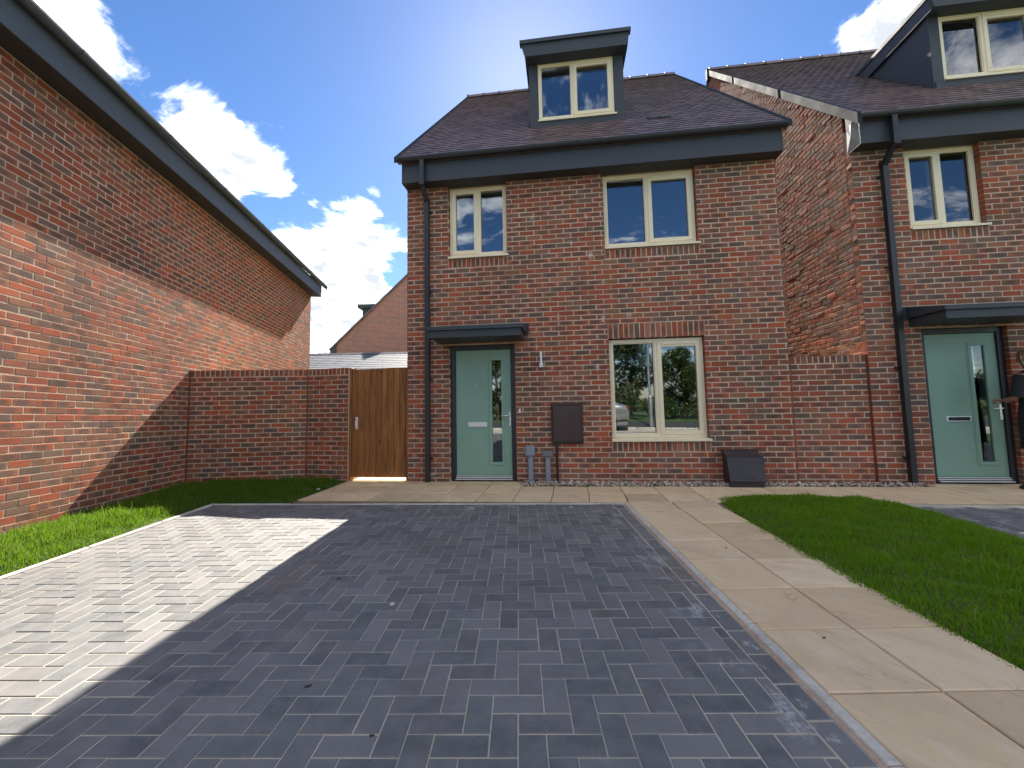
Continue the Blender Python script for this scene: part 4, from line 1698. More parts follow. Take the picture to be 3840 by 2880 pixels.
A_ = (-5.075, 6.700)
th1 = rad(6.5)
L1 = 1.794
J_ = (A_[0] + L1 * math.cos(th1), A_[1] + L1 * math.sin(th1))
th2 = rad(-14)
L2 = .7666
m1 = Matrix.Translation((A_[0], A_[1], 0)) @ Matrix.Rotation(th1, 4, 'Z')
seg2 = Matrix.Translation((L1, 0, 0)) @ Matrix.Rotation(th2 - th1, 4, 'Z')
garden_wall(m1, L1, 1.782, 'brick garden wall between the long left wall and the timber gate',
            [(0.0, L1, Matrix.Identity(4)), (0.004, L2, seg2)], [(.004, Matrix.Identity(4)), (L1, Matrix.Identity(4))])
garden_wall(HOUSE_M @ Matrix.Translation((5.552, .03, 0)), .985, 1.75,
            'short low brick wall closing the gap between the two houses', None,
            [(.003, Matrix.Identity(4)), (.982, Matrix.Identity(4))])


# ------------------------------------------------------------------ timber gate
def build_gate():
    root = empty('timber_gate', matrix=HOUSE_M @ Matrix.Translation((-.955, .06, 0)))
    tag(root, 'closed brown timber gate of upright boards left of the house corner', 'gate')
    # gate frame: x 0 = left post
    p = MB()
    p.bbox(-.085, .010, -.01, .085, -.1, 1.775, .006)
    p.build('post', M['wood'], root)
    p = MB()
    p.bbox(.9115, .960, .0, .086, -.1, 1.76, .004)
    p.build('post', M['wood'], root)
    n = 9
    x0, x1 = .0115, .910
    w = (x1 - x0) / n
    for k in range(n):
        a = x0 + k * w
        b = MB()
        z1 = 1.752 + .008 * k / n
        jz = random.uniform(-.0015, .0015)
        prof = [(a + .003, .016), (a + .010, .002 + jz), (a + w - .014, .000 + jz), (a + w - .006, .010), (a + w - .0045, .012), (a + w - .0002, .0125), (a + w - .0002, .022), (a + .0002, .022), (a + .0002, .0165)]
        bb = MB()
        v = [(q[0], q[1], .055) for q in prof] + [(q[0], q[1], z1) for q in prof]
        m_ = len(prof)
        bb.add(v, [tuple(range(m_)), tuple(range(2 * m_ - 1, m_ - 1, -1))] + [(i, m_ + i, m_ + (i + 1) % m_, (i + 1) % m_) for i in range(m_)])
        bb.build('board', M['wood'], root)
    for xa, xb in ((-.02, .045), (.885, .94)):  # battens behind the gate, added to block sun through the gaps
        r = MB()
        r.bbox(xa, xb, .0865, .105, .05, 1.74, .003)
        r.build('sun_gap_batten', M['wood'], root)
    for zz in (.25, .95, 1.6):
        r = MB()
        r.bbox(x0 + .03, x1 - .03, .024, .060, zz, zz + .09, .003)
        r.build('ledge', M['wood'], root)
    h = MB()
    h.bbox(.082, .122, -.006, .001, .800, .995, .003)
    h.tube([(.102, -.004, .93), (.102, -.040, .93), (.102, -.044, .92), (.102, -.042, .84)], [.007, .007, .008, .008], 8)
    h.tube([(.102, -.004, .965), (.102, -.016, .965)], .010, 10)
    h.build('latch', M['silver'], root)


build_gate()


# ------------------------------------------------------------------ fittings on the main front
def on_main(name, X, d, Z):
    return empty(name, matrix=HOUSE_M @ Matrix.Translation((X, d, Z)))


t = on_main('wall_lamp', 2.088, 0, 1.69)
tag(t, 'slim chrome wall lamp on the bricks right of the main front door', 'lamp')
b = MB(); b.bbox(-.030, .030, -.045, -.002, .0, .075, .006); b.build('base', M['chrome'], t)
b = MB(); b.tube([(0, -.075, .03), (0, -.075, .235)], .019, 12); b.build('tube', M['silver'], t)
b = MB(); b.tube([(0, -.04, .045), (0, -.078, .045)], .012, 8); b.build('arm', M['chrome'], t)

t = on_main('doorbell', 1.75, 0, 1.02)
tag(t, 'small white bell push beside the main front door', 'doorbell')
b = MB(); b.bbox(-.017, .017, -.018, -.001, .0, .062, .004); b.build('case', M['white'], t)
b = MB(); b.bbox(-.007, .007, -.022, -.016, .022, .042, .002); b.build('button', M['silver'], t)

t = on_main('meter_cabinet', 2.445, 0, .565)
tag(t, 'dark brown meter cabinet on the brick front left of the lower window', 'meter cabinet')
b = MB(); b.bbox(-.228, .228, -.050, -.001, .0, .590, .006); b.build('case', M['brown_box'], t)
b = MB(); b.bbox(-.208, .212, -.062, -.049, .022, .562, .007); b.build('door', M['brown_box'], t)
b = MB(); b.tube([(.185, -.060, .29), (.185, -.068, .29)], .009, 8); b.tube([(.185, -.060, .245), (.185, -.067, .245)], .005, 8); b.build('lock', M['slot'], t)
b = MB(); b.tube([(-.158, -.03, .0), (-.158, -.03, -.56)], .019, 10); b.build('conduit', M['brown_box'], t)


def service_box(X, w, z0, z1, mat, label, dx):
    t = on_main('utility_box', X, 0, 0)
    tag(t, label, 'utility box', 'service entry boxes under the meter cabinet')
    b = MB(); b.bbox(-w / 2, w / 2, -.075, -.001, z0, z1, .007); b.bbox(-w / 2 + .010, w / 2 - .010, -.081, -.074, z0 + .010, z1 - .012, .003); b.build('box', mat, t)
    b = MB(); b.bbox(-.034 + dx, .034 + dx, -.055, -.001, .19, z0 + .004, .008); b.build('duct', M['grey_box'], t)
    b = MB()
    pr = [(-.034, .20), (.034, .20), (.036, .185), (.036, 0.0), (-.036, 0.0), (-.036, .185)]
    b.prism([(x + dx, z) for x, z in pr], 1, -.062, -.002)
    v = []
    for k in range(9):
        a = math.pi * k / 8
        v.append((.026 * math.cos(a) + dx, .150 + .035 * math.sin(a)))
    v += [(-.022 + dx, .07)] + [(.018 * math.cos(math.pi + math.pi * k / 6) + dx, .065 + .02 * math.sin(math.pi + math.pi * k / 6)) for k in range(7)] + [(.022 + dx, .07)]
    b.prism(v, 1, -.074, -.060)
    b.build('hockey_stick', M['grey_box'], t)


service_box(1.895, .136, .392, .541, M['grey_box'], 'pale grey utility box on a duct, the taller one beside the door', .005)
service_box(2.146, .156, .378, .466, M['grey_box2'], 'darker flat grey utility box on a duct below the brown cabinet', .006)

t = on_main('gas_meter_box', 4.800, 0, 0)
tag(t, 'brown sloping gas meter box on the ground right of the lower window', 'gas meter box')
side = [(-.005, 0.0), (-.005, .470), (-.06, .478), (-.150, .425), (-.205, .385), (-.300, .085), (-.285, 0.0)]
b = MB()
b.prism([(-.005, 0), (-.005, .440), (-.16, .40), (-.275, .09), (-.275, 0)], 0, -.222, .195)
b.build('body', M['gas_box'], t)
b = MB()
th_ = .014
lid = [(-.004, .470), (-.055, .478), (-.105, .452), (-.150, .418), (-.205, .385), (-.305, .088)]
inn = [(p[0] + .010, p[1] - th_) for p in lid][::-1]
b.prism(lid + inn, 0, -.238, .212)
b.build('lid', M['gas_box'], t)
b = MB(); b.tube([(.035, -.293, .135), (.035, -.302, .130)], .008, 8); b.build('lock', M['slot'], t)
b = MB(); b.tube([(.222, -.13, .395), (.226, -.18, .385), (.226, -.20, .32), (.226, -.17, .02)], .012, 8); b.build('pipe', M['upvc_black'], t)


# ------------------------------------------------------------------ buildings beyond the gate
def build_far():
    f = empty('garage', (0, 0, 0))
    tag(f, 'low garage with grey slate roof showing just above the timber gate', 'garage')
    b = MB()
    b.box(-11.5, .5, 15.2, 20.4, -.1, 2.18)
    b.build('wall', M['far_brick'], f)
    r = MB()
    zr, ze = 3.33, 2.16
    r.prism([(14.95, ze), (18.0, zr), (21.05, ze), (21.05, ze - .08), (18.0, zr - .1), (14.95, ze - .08)], 0, -11.8, .8)
    rf = r.build('roof', M['slate'], f)
    sl_ = MB()
    L = math.hypot(3.05, zr - ze)
    ty, tz = 3.05 / L, (zr - ze) / L
    g = .26
    for i in range(int(L / g)):
        off = .25 * (i % 2)
        for k in range(27):
            xa = -11.8 + k * .5 - off
            xa, xb = max(xa, -11.8), min(xa + .492, .8)
            if xb - xa < .1:
                continue
            t0, t1 = i * g, i * g + g + .06
            n0 = .018
            P = lambda x, t, h: (x, 14.95 + ty * t - tz * h, ze + tz * t + ty * h)
            sl_.add([P(xa, t0, .002), P(xb, t0, .002), P(xb, t0, n0), P(xa, t0, n0), P(xb, t1, .004), P(xa, t1, .004)], [(0, 1, 2, 3), (3, 2, 4, 5)])
    o_ = sl_.build('slate_courses', M['slate'], rf, fixn=False)
    o_['kind'] = 'stuff'
    rd = MB()
    for k in range(27):
        xa = -11.8 + k * .46
        rd.prism([(17.86, zr - .03), (18.0, zr + .06), (18.14, zr - .03)], 0, xa, xa + .45)
        rd.prism([(17.85, zr - .03), (18.0, zr + .075), (18.15, zr - .03)], 0, xa, xa + .05)
    rd.build('ridge', M['slate'], rf)

    h = empty('brick_house', (-10.25, 25.0, 0))
    tag(h, 'distant brick gable end rising behind the grey slate garage roof', 'house')
    W, ez, rz = 9.6, 4.75, 9.5
    b = MB()
    b.prism([(0, -.1), (W, -.1), (W, ez), (W / 2, rz - .1), (0, ez)], 1, 0, 8.0)
    b.build('wall', M['far_brick'], h)
    r = MB()
    s = (rz - ez) / (W / 2)
    r.prism([(-.35, ez - .35 * s + .14), (W / 2, rz + .02), (W + .35, ez - .35 * s + .14), (W + .35, ez - .35 * s + .02), (W / 2, rz - .12), (-.35, ez - .35 * s + .02)], 1, -.10, 8.1)
    r.build('roof', M['tile'], h)
    e = MB()
    e.prism([(-.30, ez - .55), (.0, ez - .55), (.0, ez), (-.30, ez - .28)], 1, -.06, 8.05)
    e.build('eaves_box', M['grey'], h)
    g = MB()
    g.tube([(-.36, -.10, ez - .28), (-.36, 8.05, ez - .28)], .055, 8)
    g.build('gutter', M['upvc_black'], h)
    p = MB()
    p.tube([(-.36, .05, ez - .30), (-.34, .05, ez - .75), (-.02, .0, ez - 1.02), (-.02, -.06, -.1)], .034, 8)
    p.build('downpipe', M['upvc_black'], h)
    dm = MB()
    dm.box(.5, 3.2, 3.0, 4.6, 5.0, 7.62)
    dmo = dm.build('dormer', M['grey'], h)
    tr = MB()
    tr.box(.22, 3.6, 2.8, 4.8, 7.624, 7.86)
    tr.build('dormer_roof', M['grey'], dmo)


build_far()


# ------------------------------------------------------------------ lawns, gravel
def in_poly(px, py, poly):
    inside = np.zeros(len(px), bool)
    n = len(poly)
    for i in range(n):
        x1, y1 = poly[i]
        x2, y2 = poly[(i + 1) % n]
        c = ((y1 > py) != (y2 > py)) & (px < (x2 - x1) * (py - y1) / (y2 - y1 + 1e-12) + x1)
        inside ^= c
    return inside


def edge_dist(px, py, poly):
    d = np.full(len(px), 9.0)
    n = len(poly)
    for i in range(n):
        ax, ay = poly[i]
        bx, by = poly[(i + 1) % n]
        L2_ = (bx - ax) ** 2 + (by - ay) ** 2
        t_ = np.clip(((px - ax) * (bx - ax) + (py - ay) * (by - ay)) / L2_, 0, 1)
        d = np.minimum(d, np.hypot(px - ax - t_ * (bx - ax), py - ay - t_ * (by - ay)))
    return d


def lawn_height(x, y, ed, z0, amp):
    return z0 + amp * np.clip(ed / .35, 0, 1) + .008 * np.sin(x * 5.1 + 1.3) * np.cos(y * 4.3)


def grow(name, poly, dens, zf, hmin, hmax, mat, tall=None):
    xs, ys = [p[0] for p in poly], [p[1] for p in poly]
    A = (max(xs) - min(xs)) * (max(ys) - min(ys))
    n = int(A * dens)
    x = RNG.uniform(min(xs), max(xs), n)
    y = RNG.uniform(min(ys), max(ys), n)
    k = in_poly(x + RNG.normal(0, .010, n) + .012 * np.sin(y * 23.0 + x * 9), y + RNG.normal(0, .010, n) + .012 * np.sin(x * 19.0), poly)
    x, y = x[k], y[k]
    n = len(x)
    ed = edge_dist(x, y, poly)
    z = zf(x, y, ed) - .006
    clump = .5 + .5 * np.sin(x * 9.0 + 2 * np.sin(y * 7.0)) * np.cos(y * 11.0 + x * 3.0)
    h = RNG.uniform(hmin, hmax, n) * (.58 + .72 * clump) * (.55 + .45 * np.clip(ed / .10, 0, 1))
    wild = RNG.random(n) < .03
    h = h * RNG.uniform(.6, 1.25, n)
    h = np.where(wild, h * 1.7, h)
    if tall is not None:
        h = h * tall(x, y)
    w = RNG.uniform(.0016, .0032, n)
    a = RNG.uniform(0, 2 * math.pi, n)
    ln = RNG.uniform(.05, .75, n) * h
    lb = RNG.uniform(0, 2 * math.pi, n)
    dx, dy = np.cos(a) * w, np.sin(a) * w
    lx, ly = np.cos(lb) * ln, np.sin(lb) * ln
    V = np.empty((n, 5, 3))
    V[:, 0] = np.stack([x - dx, y - dy, z], 1)
    V[:, 1] = np.stack([x + dx, y + dy, z], 1)
    V[:, 2] = np.stack([x + dx * .8 + lx * .35, y + dy * .8 + ly * .35, z + h * .6], 1)
    V[:, 3] = np.stack([x - dx * .8 + lx * .35, y - dy * .8 + ly * .35, z + h * .6], 1)
    V[:, 4] = np.stack([x + lx, y + ly, z + h * np.sqrt(np.clip(1 - .45 * (ln / h) ** 2, .2, 1))], 1)
    idx = np.arange(n) * 5
    F1 = np.stack([idx, idx + 1, idx + 2, idx + 3], 1)
    F2 = np.stack([idx + 3, idx + 2, idx + 4], 1)
    me = bpy.data.meshes.new(name)
    me.vertices.add(n * 5)
    me.vertices.foreach_set('co', V.astype(np.float32).ravel())
    me.loops.add(n * 7)
    lp = np.concatenate([F1, F2], 1).astype(np.int32)
    me.loops.foreach_set('vertex_index', lp.ravel())
    me.polygons.add(n * 2)
    st = np.stack([np.arange(n) * 7, np.arange(n) * 7 + 4], 1).ravel().astype(np.int32)
    tt = np.tile(np.array([4, 3], np.int32), n)
    me.polygons.foreach_set('loop_start', st)
    me.polygons.foreach_set('loop_total', tt)
    uv = me.uv_layers.new(name='UVMap')
    vv = np.tile(np.array([[0, 0], [1, 0], [1, .6], [0, .6], [0, .6], [1, .6], [.5, 1]], np.float32), (n, 1))
    uv.data.foreach_set('uv', vv.ravel())
    me.update(calc_edges=True)
    me.materials.append(mat)
    o = link(name, me)
    tag(o, kind='stuff')
    return o


def lawn_base(name, poly, zf, res=.09):
    xs = np.arange(min(p[0] for p in poly), max(p[0] for p in poly) + res, res)
    ys = np.arange(min(p[1] for p in poly), max(p[1] for p in poly) + res, res)
    # fan of the polygon is enough for the edge; inside follows the height function on a grid clipped to it
    mb = MB()
    for i in range(len(xs) - 1):
        for j in range(len(ys) - 1):
            q = [(xs[i], ys[j]), (xs[i + 1], ys[j]), (xs[i + 1], ys[j + 1]), (xs[i], ys[j + 1])]
            cx_, cy_ = np.array([p[0] for p in q]), np.array([p[1] for p in q])
            if not in_poly(cx_, cy_, poly).any():
                continue
            e_ = edge_dist(cx_, cy_, poly)
            ins = in_poly(cx_, cy_, poly)
            zz = zf(cx_, cy_, np.where(ins, e_, 0))
            zz = np.where(ins, zz, -.030)
            mb.add([(a, b, c) for a, b, c in zip(cx_, cy_, zz)], [(0, 1, 2, 3)])
    o = mb.build(name, M['soil'], fixn=False)
    o['kind'] = 'structure'
    return o


def left_s(s, off=-.004):
    v = LEFT_M @ Vector((s, off, 0))
    return (v.x, v.y)


LAWN_L = [left_s(-3.0), (-3.73, -1.6), (-3.715, 3.0), (-3.705, 5.350), (-2.73, 5.275), (-2.60, 6.62), (-2.60, 6.72), (-3.29, 6.88), (-5.06, 6.68)]
zl = lambda x, y, e: lawn_height(x, y, e, .004, .045)
lawn_base('lawn', LAWN_L, zl)
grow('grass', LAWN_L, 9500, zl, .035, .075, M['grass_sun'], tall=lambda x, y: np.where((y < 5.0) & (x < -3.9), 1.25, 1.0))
LAWN_R = [(2.20, -2.5), (2.20, 1.5), (2.165, 2.3), (2.160, 2.8), (2.175, 3.4), (2.29, 4.28), (2.42, 5.08), (2.62, 5.20), (3.35, 5.20), (4.02, 5.06), (4.24, 4.70), (4.26, 4.25), (4.16, 3.50), (3.95, 1.5), (3.55, -2.5)]
zr_ = lambda x, y, e: lawn_height(x, y, e, -.002, .040)
lawn_base('lawn', LAWN_R, zr_)
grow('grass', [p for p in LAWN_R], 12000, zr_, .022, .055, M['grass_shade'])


def gravel(name, polys, n, zf):
    """rounded stones, 12 faces each, in the strip at the foot of the walls"""
    m, N, b_ = new_mat('mixed_gravel')
    r = N.n('ShaderNodeNewGeometry').outputs['Random Per Island']
    c = N.ramp(r, [(0, (.52, .42, .32)), (.2, (.34, .26, .20)), (.4, (.62, .55, .46)), (.6, (.45, .36, .29)), (.75, (.22, .17, .14)), (.9, (.75, .69, .61))], 'CONSTANT')
    N.set(b_.inputs['Base Color'], c)
    b_.inputs['Roughness'].default_value = .75
    bm = bmesh.new()
    bmesh.ops.create_icosphere(bm, subdivisions=1, radius=1.0)
    base = np.array([v.co[:] for v in bm.verts])
    bf = np.array([[v.index for v in f.verts] for f in bm.faces])
    bm.free()
    Vs, Fs = [], []
    nb = 0
    for poly in polys:
        xs, ys = [p[0] for p in poly], [p[1] for p in poly]
        A = (max(xs) - min(xs)) * (max(ys) - min(ys))
        x = RNG.uniform(min(xs), max(xs), int(n * A))
        y = RNG.uniform(min(ys), max(ys), int(n * A))
        k = in_poly(x, y, poly)
        for a, b2 in zip(x[k], y[k]):
            s = RNG.uniform(.008, .017)
            q = base * (s * RNG.uniform(.8, 1.4), s * RNG.uniform(.7, 1.1), s * RNG.uniform(.45, .8)) * RNG.uniform(.85, 1.15, (len(base), 1))
            th = RNG.uniform(0, 6.28)
            R_ = np.array(Matrix.Rotation(th, 3, 'Z') @ Matrix.Rotation(RNG.normal(0, .5), 3, 'X'))
            Vs.append(q @ R_.T + (a, b2, zf + RNG.uniform(-.004, .030)))
            Fs.append(bf + nb)
            nb += len(base)
    me = np_mesh(name, np.concatenate(Vs), np.concatenate(Fs), m)
    o = link(name, me)
    tag(o, kind='stuff')


def hpt(X, d):
    v = HOUSE_M @ Vector((X, d, 0))
    return (v.x, v.y)


GR = [hpt(1.79, -.30), hpt(4.0, -.245), hpt(7.08, -.17), hpt(7.08, -.004), hpt(6.55, -.004), hpt(6.55, .02), hpt(5.55, .02), hpt(5.55, -.004), hpt(1.70, -.004), hpt(1.72, -.05)]
plane('gravel_bed', GR, -.006, M['soil'])
gravel('gravel', [GR], 1900, .004)


# ------------------------------------------------------------------ what the windows mirror: verge trees, lamp post, parked car
def foliage(name, blobs, n, leaf, mat, parent=None):
    cs = np.array([b[:3] for b in blobs])
    rs = np.array([b[3] for b in blobs])
    w = rs ** 2
    pick = RNG.choice(len(blobs), n, p=w / w.sum())
    d = RNG.normal(size=(n, 3))
    d /= np.linalg.norm(d, axis=1)[:, None]
    r_ = rs[pick] * RNG.uniform(.45, 1.05, n) ** .6
    P = cs[pick] + d * r_[:, None] * (1, 1, .85)
    a = RNG.normal(size=(n, 3))
    a /= np.linalg.norm(a, axis=1)[:, None]
    b = np.cross(a, RNG.normal(size=(n, 3)))
    b /= np.linalg.norm(b, axis=1)[:, None]
    s = RNG.uniform(.6, 1.3, n)[:, None] * leaf
    V = np.stack([P - a * s, P + b * s * .45, P + a * s, P - b * s * .45], 1).reshape(-1, 3)
    Fq = np.arange(n * 4).reshape(-1, 4)
    me = np_mesh(name, V, Fq, mat)
    return link(name, me, parent)


M['leaf'] = grass_material('hedgerow_leaf', (.018, .040, .009), (.042, .080, .016), (.055, .09, .02), .3)
M['bark'] = simple('bark', (.09, .065, .045), .9, bump=.6, bscale=20, var=.3)


def tree(x, y, h, sp, label, seed):
    random.seed(seed)
    t = empty('hedgerow_tree', (x, y, 0))
    tag(t, label, 'tree', 'trees along the far side of the road')
    tr = MB()
    tr.tube([(0, 0, -.1), (.05, .03, h * .2), (-.04, .05, h * .45), (.06, 0, h * .75)], [.14, .11, .08, .03], 8)
    for k in range(5):
        a = k * 1.26 + random.random()
        tr.tube([(0, 0, h * (.18 + .1 * k)), (math.cos(a) * sp * .4, math.sin(a) * sp * .4, h * (.32 + .1 * k)), (math.cos(a) * sp * .75, math.sin(a) * sp * .75, h * (.40 + .11 * k))], [.06, .04, .015], 6)
    tr.build('trunk', M['bark'], t)
    bl = []
    for k in range(22):
        a = random.uniform(0, 6.28)
        q = random.uniform(.12, .95)
        rr = sp * math.sin(math.pi * min(1, q * .9 + .1)) ** .7 * random.uniform(.2, .9)
        bl.append((math.cos(a) * rr, math.sin(a) * rr, h * q, random.uniform(.28, .55) * sp * .62))
    foliage('crown', bl, 14000, .07, M['leaf'], t)


tree(-6.0, -13.6, 5.6, 2.2, 'broad leafy tree mirrored in the door glass', 2)
tree(1.4, -13.2, 6.2, 2.4, 'tall dark leafy tree mirrored in the left pane of the lower window', 3)
tree(5.4, -14.2, 4.0, 2.3, 'lower bushy tree mirrored in the right pane of the lower window', 4)
tree(9.6, -13.8, 4.4, 2.4, 'bushy tree mirrored in the glass slit of the right door', 5)
tree(-2.6, -14.4, 4.6, 2.2, 'mid-height leafy tree mirrored behind the parked car', 6)
hl = MB()
hb_ = []
for k in range(110):
    hb_.append((-26 + k * .48 + random.uniform(-.2, .2), -15.2 + random.uniform(-.5, .5), random.uniform(.4, 2.9), random.uniform(.6, .9)))
o = foliage('hedge', hb_, 60000, .09, M['leaf'])
tag(o, 'continuous leafy hedge beyond the road mirrored low in the windows', 'hedge')

lpp = HOUSE_M @ Vector((6.1, -12.2, 0))
t = empty('lamp_post', (lpp.x, lpp.y, 0))
tag(t, 'galvanised street lamp post mirrored in the lower window', 'street lamp')
M['galv'] = simple('galvanised_steel', (.42, .44, .46), .45, metal=.7, var=.15)
b = MB(); b.tube([(0, 0, -.03), (0, 0, 1.25)], .085, 14); b.tube([(0, 0, 1.25), (0, 0, 1.32)], [.085, .055], 14); b.build('base', M['galv'], t)
b = MB(); b.tube([(0, 0, 1.3), (0, 0, 6.0), (0, .12, 6.2), (0, .6, 6.3)], [.055, .04, .036, .034], 12); b.build('column', M['galv'], t)
b = MB(); b.bbox(-.11, .11, .5, 1.15, 6.25, 6.36, .02); b.build('lantern', M['galv'], t)


def build_car(x, y, rz):
    t = empty('parked_car', (x, y, -.02), rz)
    tag(t, 'silver hatchback parked on the road, its tail mirrored in the lower window', 'car')
    paint = simple('silver_car_paint', (.38, .40, .42), .28, metal=.6, coat=1.0)
    tyre = simple('tyre_rubber', (.018, .018, .019), .8)
    lamp = simple('red_tail_lamp', (.32, .015, .012), .25)
    prof = [(-2.05, .45), (-2.08, .62), (-1.98, .76), (-1.15, .90), (-.55, 1.34), (.1, 1.46), (1.05, 1.43), (1.72, 1.05), (1.98, .98), (2.08, .70), (2.04, .42)]
    secs = [(-.86, .0), (-.80, .035), (-.66, 0), ]
    b = MB()
    ys = [-.88, -.84, -.70, .70, .84, .88]
    ring = []
    for yy in ys:
        sh = {.88: .0, .84: .05, .70: .0}[abs(yy)]
        pts = []
        for (px, pz) in prof:
            f = 0 if pz < .95 else (.22 if abs(yy) > .8 else 0)
            zz = pz if abs(yy) < .8 else (pz if pz < .95 else .95 + (pz - .95) * (.0 if abs(yy) > .86 else .35))
            pts.append((px * (1.0 if abs(yy) < .86 else .985), yy, zz))
        ring.append(pts)
    n = len(prof)
    v = [p for r_ in ring for p in r_]
    f = []
    for i in range(len(ys) - 1):
        for k in range(n):
            k2 = (k + 1) % n
            f.append((i * n + k, i * n + k2, (i + 1) * n + k2, (i + 1) * n + k))
    f.append(tuple(range(n - 1, -1, -1)))
    f.append(tuple(range((len(ys) - 1) * n, len(ys) * n)))
    b.add(v, f, 0, True)
    b.box(-2.0, 2.0, -.80, .80, .24, .46)
    b.build('body', paint, t)
    g = MB()
    for yy in (-.815, .815):
        g.prism([(-1.02, .95), (-.52, 1.30), (.1, 1.395), (.98, 1.36), (1.5, 1.05), (1.2, .96)], 1, yy - .03, yy + .03)
    g.build('side_windows', M['slot'], t)
    g = MB()
    g.add([(1.12, -.62, 1.42), (1.12, .62, 1.42), (1.71, .66, 1.085), (1.71, -.66, 1.085)], [(0, 1, 2, 3)])
    g.add([(-.50, -.62, 1.375), (-.50, .62, 1.375), (-1.10, .66, .94), (-1.10, -.66, .94)], [(0, 1, 2, 3)])
    g.build('windscreen', M['slot'], t)
    for xx in (-1.28, 1.28):
        for yy in (-.80, .80):
            w = MB()
            w.tube([(xx, yy - .10, .33), (xx, yy + .10, .33)], .325, 24)
            wo = w.build('wheel', tyre, t)
            r_ = MB()
            sg = 1 if yy > 0 else -1
            for k in range(5):
                a = k * 1.2566
                r_.tube([(xx, yy + sg * .105, .33), (xx + .2 * math.cos(a), yy + sg * .105, .33 + .2 * math.sin(a))], .022, 6)
            r_.tube([(xx, yy + sg * .085, .33), (xx, yy + sg * .103, .33)], .215, 20)
            r_.build('rim', M['silver'], wo)
    for yy in (-.74, .74):
        w = MB(); w.bbox(1.94, 2.07, yy - .12, yy + .12, .72, .95, .02); w.build('tail_light', lamp, t)
        w = MB(); w.bbox(-2.08, -1.93, yy - .12, yy + .12, .60, .74, .02); w.build('headlight', M['silver'], t)


cp = HOUSE_M @ Vector((2.75, -10.4, 0))
build_car(cp.x, cp.y, -HA)


# ------------------------------------------------------------------ person at the right-hand door
def skin_body(name, joints, edges, mat, parent, sub=2, root_i=0):
    me = bpy.data.meshes.new(name)
    me.from_pydata([j[:3] for j in joints], edges, [])
    o = link(name, me, parent)
    sk = o.modifiers.new('skin', 'SKIN')
    lay = me.skin_vertices[0].data
    for i, j in enumerate(joints):
        r_ = j[3]
        lay[i].radius = r_ if isinstance(r_, tuple) else (r_, r_)
    lay[root_i].use_root = True
    sk.use_smooth_shade = True
    ss = o.modifiers.new('sub', 'SUBSURF')
    ss.levels = sub
    ss.render_levels = sub
    me.materials.append(mat)
    return o


